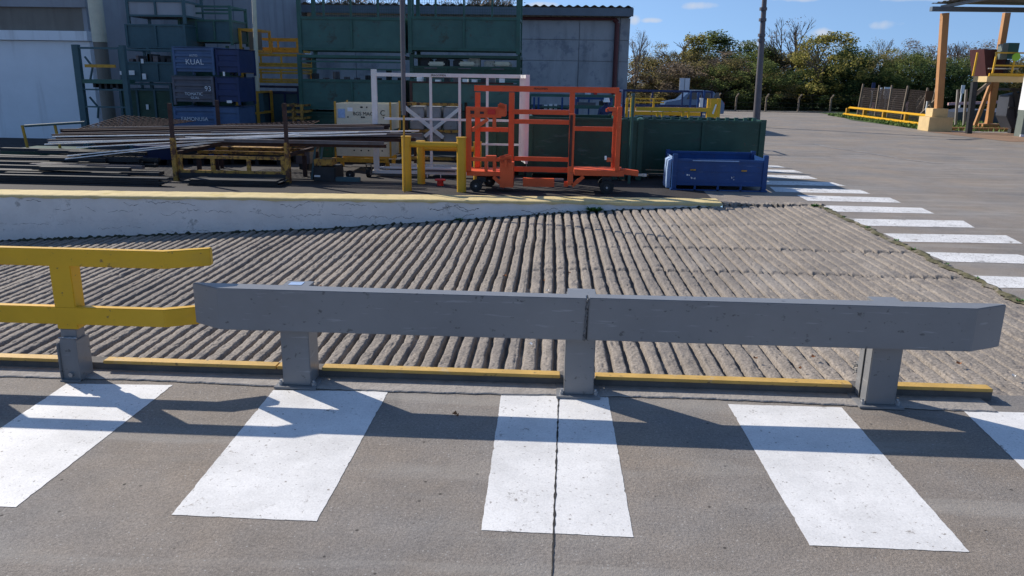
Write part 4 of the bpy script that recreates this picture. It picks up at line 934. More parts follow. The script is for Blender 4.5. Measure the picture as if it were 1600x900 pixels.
# long steel bars laid across the rack, each its own thing
GS = 'long steel bars lying across the bar rack'
rg = random.Random(21)
bars = []     # (px,py,Y) left end -> (px,py,Y) right end, material
spec = [((76, 222, 12.0), (604, 209, 12.0), 'paleSteel', .035), ((70, 225, 12.05), (560, 206, 12.2), 'paleSteel', .035), ((120, 230, 11.95), (470, 212, 12.1), 'paleSteel', .03),
        ((105, 243, 11.8), (468, 208, 12.3), 'paleSteel', .03), ((102, 248, 11.76), (400, 215, 12.2), 'paleSteel', .028),
        ((82, 213, 12.3), (655, 204, 12.3), 'paleSteel', .035), ((75, 218, 12.2), (628, 207, 12.5), 'steel', .05),
        ((95, 208, 12.5), (600, 198, 12.6), 'steel', .05), ((82, 210, 12.4), (610, 203, 12.5), 'rust', .05), ((98, 204, 12.6), (608, 196, 12.7), 'rust', .06), ((95, 202, 12.7), (610, 194, 12.8), 'rust', .05),
        ((88, 214, 12.6), (520, 206, 12.6), 'rust', .06), ((120, 218, 12.5), (640, 213, 12.5), 'rust', .06), ((280, 216, 12.1), (600, 222, 11.9), 'steel', .045), ((290, 214, 12.2), (598, 224, 11.95), 'paleSteel', .022),
        ((300, 221, 12.2), (604, 226, 12.0), 'rust', .05), ((150, 222, 12.3), (650, 216, 12.4), 'rust', .05), ((330, 206, 12.35), (660, 209, 12.35), 'steel', .05), ((140, 199, 12.9), (580, 194, 12.9), 'steel', .05)]
mname = {'paleSteel': 'pale shiny', 'steel': 'dull grey', 'rust': 'rusty brown'}
BL = ['pale steel bar, upper of the bright pair whose left ends stick out', 'pale steel bar, lower of the bright pair whose left ends stick out', 'shorter pale bar under the bright pair', 'pale bar slanting down to the left, upper of two', 'lowest pale bar slanting down to the left',
      'longest pale bar running right towards the yellow hoop', 'dull grey bar just behind the pale ones', 'dull grey bar near the back of the bundle', 'rusty bar between the grey ones at the back', 'thick rusty bar on top of the bundle', 'rusty bar at the very back of the bundle',
      'short rusty bar in the left half of the bundle', 'rusty bar under the bundle reaching past the right stake', 'dull grey bar sloping down to the right under the bundle', 'thin pale bar sloping down to the right, its end above the dark cart', 'rusty bar hanging lowest at the right end', 'rusty bar in the middle of the bundle passing both stakes', 'dull grey bar pointing at the left yellow hoop post', 'dull grey bar behind the wire mesh sheet']
for (a, b_, mm, w_), bl__ in zip(spec, BL):
    xa, za = at(*a); xb, zb = at(*b_)
    mb = MB(); p, q_ = Vector((xa, a[2], za)), Vector((xb, b_[2], zb))
    mb.bar(p, q_, w_*(.95 if mm == 'paleSteel' else 1.5), .008).bar(p+Vector((0, -w_*.36, -w_*(.2 if mm == 'paleSteel' else .5))), q_+Vector((0, -w_*.36, -w_*(.2 if mm == 'paleSteel' else .5))), .008, w_*(.3 if mm == 'paleSteel' else 1))
    o = mb.build('steel_bar', mm); tag(o, bl__, 'bar', 'long steel bars on the bar rack')
GS = 'dark long profiles lying on the yard floor at the left'
for i in range(44):
    yy = 11.22+(i % 15)*.125+(i//15)*.06; z = .04+.085*(i//15)+.05*(i % 15 > 5)+.06*(i % 15 > 9)
    x0 = -10+rg.uniform(0, 2.5); x1 = gx(250+rg.uniform(-130, 8), 285, yy)
    o = MB().bar((x0, yy, z), (x1, yy+rg.uniform(-.1, .1), z), .09, .05).build('steel_profile', 'dark' if i % 11 else 'steel'); tag(o, 'dark long steel profile lying on the yard floor left of the bar rack', 'bar', GS)
for (pa, pb, hh, lb) in ((-60, 262, .13, 'dark steel plates stacked flat on the floor left of the bar rack'), (284, 440, .10, 'dark steel plates stacked flat under the front rail of the bar rack')):
    yy = 11.12 if pa < 0 else 11.3
    xa, xb = gx(pa, 285, yy), gx(pb, 285, yy); r_ = thing('plate_stack', lb, 'plates', ((xa+xb)/2, yy, 0)); k = 5
    for i in range(k):
        MB().box(xa+rg.uniform(0, .15), xb-rg.uniform(0, .15), yy+rg.uniform(0, .03), yy+(.10 if pa < 0 else .38), hh*i/k+.002, hh*(i+1)/k-.004).build('plate', 'dark', r_)
o = MB().bar((gx(-30, 281, 11.6), 11.6, gz(0, 279, 11.6)), (gx(95, 274, 12.2), 12.2, gz(95, 274, 12.2)), .03, .02).build('steel_strip', 'cream')
tag(o, 'pale flat strip lying on the dark profiles at the left edge', 'strip')
# rusty reinforcing mesh lying on the bars
def rebar_mesh(pa, pb, y0, y1, z0, z1, label):
    mb = MB(); xa, xb = gx(pa, 190, (y0+y1)/2), gx(pb, 190, (y0+y1)/2); n = int((xb-xa)/.09)
    for i in range(n+1):
        x = xa+(xb-xa)*i/n; mb.bar((x, y0, z0+.04*math.sin(x*1.7)), (x+.15, y1, z1+.05*math.sin(x*1.3)), .012)
    for j in range(9):
        f_ = j/8; y_ = y0+(y1-y0)*f_
        for k in range(12):
            xa_, xb_ = xa+(xb-xa)*k/12+.15*f_, xa+(xb-xa)*(k+1)/12+.15*f_
            zf = lambda x: (z0+.04*math.sin(x*1.7))*(1-f_)+(z1+.05*math.sin(x*1.3))*f_
            mb.bar((xa_, y_, zf(xa_)), (xb_, y_, zf(xb_)), .012)
    tag(mb.build('wire_mesh', 'rust'), label, 'mesh')
rebar_mesh(150, 265, 12.9, 14.3, gz(200, 202, 12.9), gz(200, 184, 14.3), 'rusty welded wire mesh sheet left of the stake, over the steel bars')
rebar_mesh(325, 470, 13.0, 14.2, gz(400, 203, 13), gz(400, 190, 14.2), 'rusty welded wire mesh sheet in front of the yellow frames')
# filler: dark goods under the bars
def goods(px0, px1, pt, Y, dep, m, label, cat, name, lid=None):
    x0, x1 = gx(px0, 250, Y), gx(px1, 250, Y); z1 = gz((px0+px1)/2, pt, Y)
    r = thing(name, label, cat, ((x0+x1)/2, Y+dep/2, 0))
    MB().box(x0, x1, Y, Y+dep, .1, z1-.04).build('body', m, r, .01)
    MB().box(x0-.02, x1+.02, Y-.02, Y+dep+.02, z1-.039, z1).build('top_rim', lid or m, r)
    for x in (x0+.05, (x0+x1)/2, x1-.1): MB().box(x, x+.07, Y+.02, Y+dep-.02, 0, .099).build('skid', 'dark', r)
    return r
goods(212, 268, 228, 13.8, .9, 'bluedk', 'dark blue bin left of the yellow bar rack under the steel bars', 'bin', 'steel_bin')
goods(282, 320, 232, 14.0, .8, 'dark', 'black bin behind the yellow bar rack', 'bin', 'steel_bin')
r = goods(326, 350, 227, 14.0, .6, 'blue', 'bright blue drum crate with a white cap behind the bar rack', 'bin', 'plastic_bin')
MB().box(gx(331, 227, 13.98), gx(337, 227, 13.98), 13.97, 13.975, gz(334, 229, 13.98), gz(334, 226, 13.98)).build('white_cap', 'paper', r)
goods(355, 440, 230, 14.2, .8, 'dark', 'dark rusty bin behind the bar rack, right half', 'bin', 'steel_bin', 'rustyellow')
goods(462, 484, 225, 13.6, .6, 'greycrate', 'narrow brown bin next to the low dark cart', 'bin', 'steel_bin', 'rustyellow')
goods(455, 520, 223, 14.8, .8, 'greend', 'dark green bin behind the narrow brown bin', 'bin', 'steel_bin')
goods(532, 625, 252, 14.7, .5, 'dark', 'black low pallet box behind the cream crates', 'bin', 'steel_bin')
goods(640, 716, 262, 15.4, .5, 'dark', 'black low pallet box behind the rusty stillage', 'bin', 'steel_bin')

# green trailer bed with hand rail, far left
Yk = 13.2
r = thing('flat_trailer', 'olive green flat trailer with thin hand rail at the left edge', 'trailer', (gx(40, 260, Yk), Yk, 0))
x0, x1 = gx(2, 250, Yk), gx(100, 250, Yk); zt_ = gz(50, 236, Yk)
MB().box(x0, x1, Yk, Yk+1.0, zt_-.24, zt_).build('bed', 'greend', r, .01)
for px in (7, 60): x = gx(px, 230, Yk); MB().bar((x, Yk+.6, zt_), (x-.04, Yk+.6, gz(px, 199, Yk)), .035).build('rail_post', 'oldyellow', r)
MB().tube((gx(3, 200, Yk), Yk+.6, gz(3, 200, Yk)), (gx(101, 196, Yk), Yk+.6, gz(101, 194, Yk)), .022).tube((gx(101, 196, Yk), Yk+.6, gz(101, 194, Yk)), (gx(104, 198, Yk), Yk+.6, zt_), .022).build('hand_rail', 'teal', r)
for px in (25, 82): wheel_side(r, gx(px, 262, Yk), Yk+.15, .13)

# yellow tubular hoops + thin mast
def hoop(Y, pxa, pxb, pt, rad, label, cap=True):
    xa, xb = gx(pxa, 260, Y), gx(pxb, 260, Y); zt_ = gz((pxa+pxb)/2, pt, Y)
    r = thing('hoop_barrier', label, 'barrier', ((xa+xb)/2, Y, 0), 'yellow tube hoops')
    for x in (xa, xb):
        p = MB().tube((x, Y, 0), (x, Y, zt_), rad, n=24).build('post', 'oldyellow', r)
        if cap: MB().tube((x, Y, zt_), (x, Y, zt_+.015), rad*1.12, n=24).build('cap', 'oldyellow', p)
    MB().tube((xa+rad*.9, Y, zt_-.10), (xb-rad*.9, Y, zt_-.10), rad*.62, n=20).build('cross_tube', 'oldyellow', r)
    return xa, xb
M['hoopy'] = M['oldyellow']
M['oldyellow2'] = mat('hoop_yellow', (0.58, 0.33, 0.02), 0.5, 0.12, 4, 0.05, 30, dirt=(0.3, 0.17, 0.05), dscale=5, damt=0.36)
_o = M['oldyellow']; M['oldyellow'] = M['oldyellow2']
hoop(11.25, 635.5, 721, 215, .067, 'front yellow tube hoop beside the orange cart')
hoop(12.05, 658, 746, 222, .062, 'rear yellow tube hoop half hidden by the orange cart')
M['oldyellow'] = _o
xm = gx(631, 240, 11.08)
r = thing('mast_pole', 'thin tall steel mast in front of the left yellow hoop post', 'pole', (xm, 11.08, 0))
MB().tube((xm, 11.08, .0), (gx(631, 180, 11.08), 11.08, gz(631, 180, 11.08)), .014, n=10).build('lower_shaft', 'oldyellow', r)
MB().tube((gx(631, 179, 11.08), 11.08, gz(631, 180, 11.08)), (gx(628.5, 0, 11.08), 11.08, gz(628, -30, 11.08)), .030, .034, n=12).build('upper_shaft', 'lamp', r)
r = thing('floor_valve', 'small red valve stub on the yard floor between the yellow hoops', 'valve', (gx(688, 292, 11.9), 11.9, 0))
MB().tube((gx(688, 292, 11.9), 11.9, 0), (gx(688, 292, 11.9), 11.9, .08), .05, n=16).build('valve_body', 'redor', r)
MB().tube((gx(688, 292, 11.9), 11.9, .081), (gx(688, 292, 11.9), 11.9, .10), .085, n=16).build('valve_flange', 'redor', r)

# ---------------------------------------------------------------- orange cart
Yo = 11.75; Yf = 11.35      # rear frame plane and front equipment plane
r = thing('orange_cart', 'bright orange steel frame tow cart on black wheels', 'cart', (gx(850, 290, Yo), Yo, 0))
def oz(py, Y=Yo, px=850): return gz(px, py, Y)
def ob(name, pxa, pxb, pt, pb, y0, y1, m='orange', bev=.003):
    ym = y0; x0, x1 = gx(pxa, (pt+pb)/2, ym), gx(pxb, (pt+pb)/2, ym)
    return MB().box(min(x0, x1), max(x0, x1), y0, y1, gz((pxa+pxb)/2, pb, ym), gz((pxa+pxb)/2, pt, ym)).build(name, m, r, bev)
ob('top_rail', 741, 968, 135, 144, Yo, Yo+.06)
ob('upright', 742, 750, 144.3, 262, Yo+.002, Yo+.06); ob('upright', 794.5, 803, 144.3, 272, Yo+.002, Yo+.06)
ob('upright', 890, 898, 144.3, 178, Yo+.002, Yo+.06); ob('upright', 959, 968, 144.3, 268, Yo+.002, Yo+.06)
ob('rail', 803.3, 889, 171.5, 179, Yo+.004, Yo+.05); ob('rail', 803.3, 889, 187, 194, Yo+.004, Yo+.05)
ob('rail', 898.3, 958.5, 198, 205, Yo+.004, Yo+.05); ob('rail', 750.3, 794, 199, 206, Yo+.004, Yo+.05)
ob('rail', 803.3, 889, 245.5, 252, Yo+.004, Yo+.05); ob('rail', 803.3, 888, 261, 269, Yo+.004, Yo+.05)
# front left carrier
ob('carrier_post', 728, 736, 167, 269, Yf, Yf+.06)
ob('carrier_arm', 736.3, 783, 167.5, 184, Yf+.004, Yf+.05)
ob('slot_plate', 735, 741, 173, 178, Yf-.003, Yf+.003, 'dark', 0); ob('slot_plate', 750, 756, 174.5, 178, Yf-.003, Yf+.003, 'dark', 0)
ob('red_clamp', 762, 774, 171, 179, Yf-.03, Yf+.003, 'redor')
ob('saddle', 778, 790, 164, 182, Yf+.0, Yf+.3); ob('saddle_post', 769.5, 775, 184.5, 200, Yf+.004, Yf+.05)
MB().bar((gx(738, 204, Yf), Yf+.03, gz(738, 204, Yf)), (gx(762, 186, Yf), Yf+.03, gz(762, 186, Yf)), .03, .05).build('brace', 'orange', r)
MB().box(gx(736.3, 200, Yf), gx(740, 200, Yf), Yf+.05, Yo, gz(738, 206, Yf), gz(738, 200, Yf)).build('side_rail', 'orange', r)
def comb(pxa, pya, pxb, pyb, Y, n=9):
    mb = MB()
    for i in range(n):
        f_ = i/(n-1); x, z = at(pxa+(pxb-pxa)*f_, pya+(pyb-pya)*f_, Y); mb.box(x-.008, x+.008, Y, Y+.04, z-.04, z)
    mb.bar((*[at(pxa, pya+3, Y)[0]], Y+.05, at(pxa, pya+3, Y)[1]), (at(pxb, pyb+3, Y)[0], Y+.05, at(pxb, pyb+3, Y)[1]), .02, .1)
    mb.build('toothed_rest', 'orange', r)
comb(779, 163, 789, 166, Yf-.02); comb(781, 247, 798, 243, Yf-.02); comb(782, 252, 799, 254, Yf-.04)
# lower left carrier
ob('carrier_arm', 729, 780, 246, 252, Yf+.004, Yf+.05); ob('deck', 729, 786, 268, 275, Yf, Yf+.55)
ob('carrier_post', 757, 762, 252.3, 267.7, Yf+.004, Yf+.05); ob('carrier_post', 770, 775, 246, 267.7, Yf-.004, Yf+.04)
ob('carrier_block', 759, 775, 243.5, 249, Yf-.01, Yf+.10); ob('saddle_box', 781, 802, 255, 293, Yf-.05, Yf+.25)
MB().bar((gx(771, 276, Yf), Yf, gz(771, 276, Yf)), (gx(788, 292, Yf), Yf, gz(788, 292, Yf)), .04, .05).build('brace', 'orange', r)
ob('saddle_tip', 788, 792, 250, 262, Yf-.08, Yf-.051)
# middle mast
ob('mast', 888.5, 897, 178, 290, Yf+.02, Yf+.09); ob('mast_edge', 889.5, 894, 180, 260, Yf+.012, Yf+.018, 'rust', 0)
ob('chassis_beam', 817, 866, 279, 292, Yf+.1, Yf+.2); ob('chassis_beam', 881, 888, 284, 292, Yf+.1, Yf+.2); ob('chassis_gap_plate', 866.5, 880.5, 280, 283, Yf+.1, Yf+.25, 'steel', 0); ob('chassis_gap_plate', 803, 816.5, 280, 283, Yf+.1, Yf+.25, 'steel', 0)
ob('deck', 897.3, 975, 266, 275, Yf, Yf+.5); ob('deck_edge', 905, 960, 263.5, 265.7, Yf+.35, Yf+.45, 'white', 0)
MB().bar((gx(912, 276, Yf), Yf+.04, gz(912, 276, Yf)), (gx(894, 291, Yf), Yf+.04, gz(894, 291, Yf)), .04, .05).build('brace', 'orange', r)
# right mast
ob('mast', 963, 970, 167, 268, Yf, Yf+.07); ob('mast', 957, 960.5, 172, 263, Yf+.08, Yf+.12)
ob('hook_arm', 950, 963, 168, 174, Yf, Yf+.06); ob('hook_tip', 947, 950, 170, 175, Yf, Yf+.06); ob('hook_gusset', 957, 963, 174.3, 181, Yf+.01, Yf+.05)
ob('hook_arm', 948, 957, 247, 253, Yf, Yf+.06); ob('hook_tip', 945, 948, 244, 250, Yf, Yf+.06, 'paleSteel')
# draw bar
x0, z0 = at(968, 268, Yf); x1, z1 = at(998, 272, Yf)
MB().bar((x0, Yf+.1, z0-.0), (x1, Yf+.1, z1-.0), .12, .075).build('draw_bar', 'orange', r, .004)
MB().bar((x1+.001, Yf+.1, z1-.02), (gx(1008, 275, Yf), Yf+.1, gz(1008, 275, Yf)), .05, .03).tube((gx(1008, 275, Yf), Yf+.1, gz(1008, 277, Yf)), (gx(1008, 275, Yf), Yf+.1, gz(1008, 273, Yf)), .035).build('tow_eye', 'galv', r)
text('lettering', 'FRAGOMEN', (gx(845, 138.8, Yo), Yo-.003, oz(139)), .038, 'ink', r)
wheel_side(r, gx(744, 292, Yf), Yf-.02, .09, w=.07); wheel_side(r, gx(765, 288, Yf+.6), Yf+.6, .09, w=.07)
wheel_side(r, gx(948, 293, Yf), Yf+.02, .10, w=.07); wheel_side(r, gx(944, 290, Yf+.5), Yf+.55, .09, w=.07)
for px, yy in ((752, Yf+.05), (948, Yf+.08)):
    ob('wheel_bracket', px-7, px+7, 276, 284, yy, yy+.1, 'dark', 0)
MB().bar((gx(752, 285, Yf), Yf+.05, gz(752, 285, Yf)), (gx(752, 285, Yf)+.02, Yf+.7, gz(752, 285, Yf)), .04).bar((gx(935, 289, Yf), Yf+.1, gz(935, 289, Yf)), (gx(960, 289, Yf), Yf+.1, gz(935, 289, Yf)), .03).build('axle', 'dark', r)

# ---------------------------------------------------------------- blue bin
Yk = 11.95; dep = .85
x0, x1 = gx(1051, 265, Yk), gx(1200, 265, Yk); zb, zt_ = gz(1120, 284, Yk), gz(1120, 242, Yk)
zb = .10; zt_ = .485
r = thing('blue_stillage', 'low blue steel stillage with four legs at the end of the wall', 'stillage', ((x0+x1)/2, Yk+dep/2, 0))
MB().box(x0+.07, x1-.07, Yk+.02, Yk+.03, zb+.01, zt_-.05).build('front_panel', 'blue', r)
MB().box(x0+.07, x1-.07, Yk+dep-.03, Yk+dep-.02, zb+.01, zt_-.0).build('back_panel', 'blue', r)
MB().box(x0+.02, x0+.03, Yk+.06, Yk+dep-.06, zb+.01, zt_-.0).build('side_panel', 'bluepaper', r); MB().box(x1-.03, x1-.02, Yk+.06, Yk+dep-.06, zb+.01, zt_-.0).build('side_panel', 'blue', r)
MB().box(x0+.06, x1-.06, Yk+.04, Yk+dep-.05, zb, zb+.008).build('floor_panel', 'blue', r)
for x in (x0, x1-.07):
    for yy in (Yk, Yk+dep-.07):
        p = MB().box(x, x+.07, yy, yy+.07, .03, zt_+.06).build('post', 'blue', r, .004)
        MB().box(x-.015, x+.085, yy-.015, yy+.085, 0.0, .029).build('foot', 'blue', p)
mb = MB()
mb.box(x0+.071, x1-.071, Yk+.005, Yk+.05, zb-.02, zb+.02).box(x0+.071, x1-.071, Yk+.005, Yk+.05, zt_-.05, zt_-.01).box(x0+.071, x1-.071, Yk+.012, Yk+.019, (zb+zt_)/2-.006, (zb+zt_)/2+.004)
mb.box(x0+.071, x1-.071, Yk+dep-.05, Yk+dep-.01, zt_+.001, zt_+.04); mb.build('rail', 'blue', r, .003)
MB().box(gx(1083, 243, Yk), gx(1156, 243, Yk), Yk+.0, Yk+.004, zt_-.038, zt_-.022).build('pale_strip', 'bluepaper', r)
for px in (1083, 1163): MB().box(gx(px, 265, Yk)-.04, gx(px, 265, Yk)+.04, Yk+.0, Yk+.012, .305, .325).build('hinge', 'oldyellow', r)
for px in (1086, 1122, 1158): x = gx(px, 290, Yk); MB().box(x-.015, x+.015, Yk+.01, Yk+.05, .0, zb-.021).build('skid_leg', 'blue', r)
MB().box(x0+.08, x1-.08, Yk+.01, Yk+.04, .001, .02).build('skid_rail', 'blue', r)
rg = random.Random(9)
mb = MB()
for i in range(11):
    c = rg.choice([1074, 1083, 1147]); x = gx(c+rg.uniform(-4, 4), 280, Yk); z = .16+rg.random()*.07; mb.box(x, x+.012, Yk+.016, Yk+.0195, z, z+.012+rg.random()*.015)
mb.build('paint_chip', 'paleSteel', r)
mb = MB().prismx([(gx(1046, 295, Yk)-.03, .02), (x0+.0, .02), (x0-.001, zt_-.02), (x0-.05, zt_-.05), (x0-.06, .3)], Yk+.15, Yk+.5); mb.build('hanging_sheet', 'bluepaper', r)

# ---------------------------------------------------------------- dark green containers
def green_container(px0, px1, pt, Y, dep, label, pb=None, cren=True, name='green_container', divs=2, floor=.16, rim='green'):
    x0, x1 = gx(px0, 200, Y), gx(px1, 200, Y); z1 = gz((px0+px1)/2, pt, Y)
    r = thing(name, label, 'container', ((x0+x1)/2, Y+dep/2, 0), 'dark green steel containers')
    w = .09
    posts4(r, x0, x1, Y, Y+dep, 0.02, z1, w, 'greend', feet=False)
    MB().box(x0+w*.6, x1-w*.6, Y+.03, Y+.04, floor, z1-.06).build('front_panel', 'greend', r)
    MB().box(x0+w*.6, x1-w*.6, Y+dep-.04, Y+dep-.03, floor, z1-.06).build('back_panel', 'greend', r)
    MB().box(x0+.03, x0+.04, Y+w, Y+dep-w, floor, z1-.06).build('side_panel', 'greend', r); MB().box(x1-.04, x1-.03, Y+w, Y+dep-w, floor, z1-.06).build('side_panel', 'greend', r)
    MB().box(x0+w, x1-w, Y+w, Y+dep-w, floor-.012, floor-.002).build('floor_panel', 'greend', r)
    MB().box(x0+w+.001, x1-w-.001, Y+.01, Y+.06, z1-.059, z1-.02).box(x0+w+.001, x1-w-.001, Y+dep-.06, Y+dep-.01, z1-.059, z1-.02).box(x0+.01, x0+.05, Y+w+.001, Y+dep-w-.001, z1-.059, z1-.02).box(x1-.05, x1-.01, Y+w+.001, Y+dep-w-.001, z1-.059, z1-.02)\
        .box(x0+w+.001, x1-w-.001, Y+.01, Y+.06, floor-.06, floor-.014).build('rail', 'greend', r)
    for i in range(1, divs): x = x0+(x1-x0)*i/divs; MB().box(x-.03, x+.03, Y-.004, Y+.029, floor, z1-.06).build('stiffener', 'greend', r)
    if cren:
        n = int((x1-x0)/.16)
        for i in range(n):
            x = x0+.12+(x1-x0-.24)*(i+.5)/n
            MB().box(x-.03, x+.03, Y+.015, Y+.055, z1-.019, z1+.03).build('stacking_lug', rim, r)
    return r, (x0, x1, z1)
green_container(1004, 1197, 186, 13.3, .95, 'dark green steel container right behind the blue stillage')
green_container(972, 1006, 186, 12.95, 1.0, 'narrow dark green container against the orange cart tow bar', cren=True, divs=1)
green_container(824, 968, 182, 12.95, 1.3, 'wide dark green container seen through the orange frame', divs=2, cren=False)
green_container(726, 820, 190, 13.3, 1.2, 'dark green container behind the left half of the orange cart', divs=2, cren=False)
# tall green stake
r = thing('green_stake', 'tall thin green post right of the orange cart', 'post', (gx(987, 200, 12.6), 12.6, 0))
MB().box(gx(986, 190, 12.6), gx(990, 190, 12.6), 12.6, 12.65, 0, gz(988, 150, 12.6)).build('post_shaft', 'green', r); MB().box(gx(967, 148, 12.6)+.2, gx(992, 148, 12.6), 12.58, 12.67, gz(988, 150, 12.6)+.001, gz(988, 146, 12.6)).build('post_head', 'teal', r)
# goods seen through orange frame
r, e = open_frame(824, 966, 148, 215, 17.5, 1.0, 'green and blue rack seen through the orange frame', 'rack', 'green', mids=(.55, .8), uprights=2, pz=.02)
rg = random.Random(14)
for px in (833, 840, 877): MB().box(gx(px, 160, 17.4), gx(px+3, 160, 17.4), 17.4, 17.45, gz(px, 175, 17.4), gz(px, 152, 17.4)).build('blue_stake', 'blue', r)
MB().box(gx(840, 167, 17.6), gx(889, 167, 17.6), 17.7, 18.2, gz(860, 171, 17.6), gz(860, 166, 17.6)).build('maroon_goods', 'tank', r)
for i in range(8):
    px = 826+i*8; MB().box(gx(px, 164, 17.6), gx(px+4+rg.random()*3, 164, 17.6), 17.62, 17.8, gz(px, 171, 17.6), gz(px, 165.5-rg.random()*3, 17.6)).build('stored_part', rg.choice(['steel', 'paleSteel', 'bluedk']), r)
r, e = open_frame(900, 958, 152, 215, 18.8, 1.0, 'blue rack with grey motors behind the right part of the orange frame', 'rack', 'blue', mids=(.6,), uprights=3, pz=.02)
MB().box(gx(902, 160, 18.7), gx(931, 160, 18.7), 18.72, 18.79, gz(915, 168, 18.7), gz(915, 160, 18.7)).build('louvre_panel', 'greycrate', r)
MB().box(gx(936, 165, 18.7), gx(950, 165, 18.7), 18.72, 18.79, gz(942, 166, 18.7), gz(942, 158, 18.7)).build('dark_motor', 'dark', r)
r = thing('wall_box', 'small pale notice box on the grey warehouse wall above the orange frame', 'box', (gx(919, 146, 28.9), 28.9, gz(919, 148, 28.9)))
MB().box(gx(914, 146, 28.9), gx(923, 146, 28.9), 28.85, 28.98, gz(919, 148, 28.9), gz(919, 143, 28.9)).build('box_body', 'signwhite', r)
MB().box(gx(928, 146, 28.9), gx(933, 146, 28.9), 28.85, 28.98, gz(930, 149, 28.9), gz(930, 144, 28.9)).build('red_box', 'redor', r)
# worker glimpsed between the frames
def person(px, pyh, Y, label):
    x = gx(px, pyh, Y); zh = gz(px, pyh, Y); zs = zh/1.72
    r = thing('person', label, 'person', (x, Y, 0))
    me = bpy.data.meshes.new('body'); V = [(0,0,.93),(0,0,1.15),(0,0,1.38),(0,0,1.5),(0,0,1.6),(.17,0,1.40),(.24,-.04,1.12),(.2,-.16,.92),(-.17,0,1.40),(-.24,-.04,1.12),(-.2,-.16,.92),(.1,0,.88),(.11,-.02,.48),(.11,.02,.08),(.11,-.14,.04),(-.1,0,.88),(-.11,-.02,.48),(-.11,.02,.08),(-.11,-.14,.04)]
    E_ = [(0,1),(1,2),(2,3),(3,4),(2,5),(5,6),(6,7),(2,8),(8,9),(9,10),(0,11),(11,12),(12,13),(13,14),(0,15),(15,16),(16,17),(17,18)]
    rad = [.15,.14,.16,.065,.09,.07,.05,.035,.07,.05,.035,.1,.07,.045,.04,.1,.07,.045,.04]
    me.from_pydata([tuple(c*zs for c in v) for v in V], E_, [])
    o = bpy.data.objects.new('body', me); COL.objects.link(o); o.parent = r
    sk = o.modifiers.new('skin', 'SKIN'); sb = o.modifiers.new('sub', 'SUBSURF'); sb.levels = 1; sb.render_levels = 1
    for i, s in enumerate(me.skin_vertices[0].data): s.radius = (rad[i]*zs, rad[i]*zs*.8)
    me.skin_vertices[0].data[0].use_root = True
    me.materials.append(M['bluedk'])
    hx = MB(); hx.tube((x, Y, zs*1.60), (x, Y, zs*1.72), .105*zs, .07*zs, 14); hx.box(x-.09*zs, x+.09*zs, Y-.19*zs, Y-.02, zs*1.6, zs*1.62); hx.build('cap', 'paper', r)
    return r
person(948, 153, 17.0, 'worker in dark blue overalls and white cap behind the orange frame')

# yellow stillage behind the green container
Yk = 15.5
x0, x1 = gx(986, 165, Yk), gx(1126, 165, Yk)
r = thing('yellow_stillage', 'bright yellow stillage frame rising behind the dark green container', 'stillage', ((x0+x1)/2, Yk, 0))
def yb(name, a, b_, pt, pb, y0=0, y1=.07, m='yellow'):
    MB().box(gx(a, pt, Yk), gx(b_, pt, Yk), Yk+y0, Yk+y1, gz((a+b_)/2, pb, Yk), gz((a+b_)/2, pt, Yk)).build(name, m, r, .003)
yb('corner_post', 986, 991, 153, 260, 0, .08); yb('corner_post', 991.2, 994, 154, 260, .1, .18); yb('corner_post', 1122, 1127, 154, 260, 0, .08)
yb('end_plate', 1111, 1121.7, 154, 184, .01, .03); yb('end_leg', 1105, 1110, 168, 260, .01, .06); yb('end_leg', 1117, 1121.5, 184.3, 260, .01, .06)
yb('main_rail', 994.3, 1110.7, 168, 174, 0, .07); yb('top_rail', 994.3, 1048, 155, 157, .9, .94); yb('mid_rail', 994.3, 1048, 161, 163, .9, .94)
yb('upright', 1021, 1024, 154, 167.7, .05, .09)
for a in (1026, 1034, 1066, 1075): yb('leg', a, a+3.5, 174.3, 186, .01, .05)
yb('back_rail', 994.3, 1110, 178, 184, 1.0, 1.06); yb('back_post', 986, 990, 155, 258, 1.0, 1.08); yb('back_post', 1122, 1126, 156, 258, 1.0, 1.08)
x, z = at(1117, 168, Yk); MB().bar((x-.03, Yk+.004, z-.12), (x+.02, Yk+.004, z+.06), .006, .03).build('painted_mark', 'paper', r)
# blue cart frames
Yk = 19.5
r, e = open_frame(972, 1112, 141, 200, Yk, 1.2, 'dark blue open frame cart behind the yellow stillage', 'cart', 'bluedk', mids=(.72,), uprights=3, pz=.05, w=.05, name='frame_cart')
for px, a, b_ in ((1090, 144, 170), (1099, 141, 170), (1078, 141, 172)): MB().box(gx(px, 150, Yk-.1), gx(px+3, 150, Yk-.1), Yk-.1, Yk-.05, gz(px, b_, Yk), gz(px, a, Yk)).build('stake', 'blue', r)
MB().box(gx(1093, 160, Yk-.15), gx(1098, 160, Yk-.15), Yk-.2, Yk-.13, gz(1095, 167, Yk), gz(1095, 153, Yk)).build('white_can', 'paper', r)
# parked van
Yv = 35.5
xv0, xv1 = gx(1036, 165, Yv), gx(1132, 165, Yv); Lv = xv1-xv0
r = thing('parked_van', 'blue grey van parked beyond the yellow stillage', 'van', ((xv0+xv1)/2, Yv, 0))
zr, zm = gz(1080, 141, Yv), gz(1080, 156, Yv)
prof = [(xv0, .25), (xv0+.1, zm-.12), (xv0+.75, zm), (xv0+1.15, zr-.03), (xv0+1.4, zr), (xv1-.75, zr), (xv1-.5, zr-.05), (xv1-.12, zm), (xv1, zm-.15), (xv1, .25)]
MB().prismx(prof, Yv, Yv+1.5).build('body', 'car', r, .02)
for a, b_ in ((xv0+1.0, xv0+1.45), (xv0+1.5, xv0+2.1), (xv1-.55, xv1-.25)):
    if b_ < xv1-.2: MB().prismx([(a, zm+.02), (b_, zm+.02), (b_-.03, zr-.08), (a+.15, zr-.08)], Yv-.012, Yv-.002).build('window', 'glass', r)
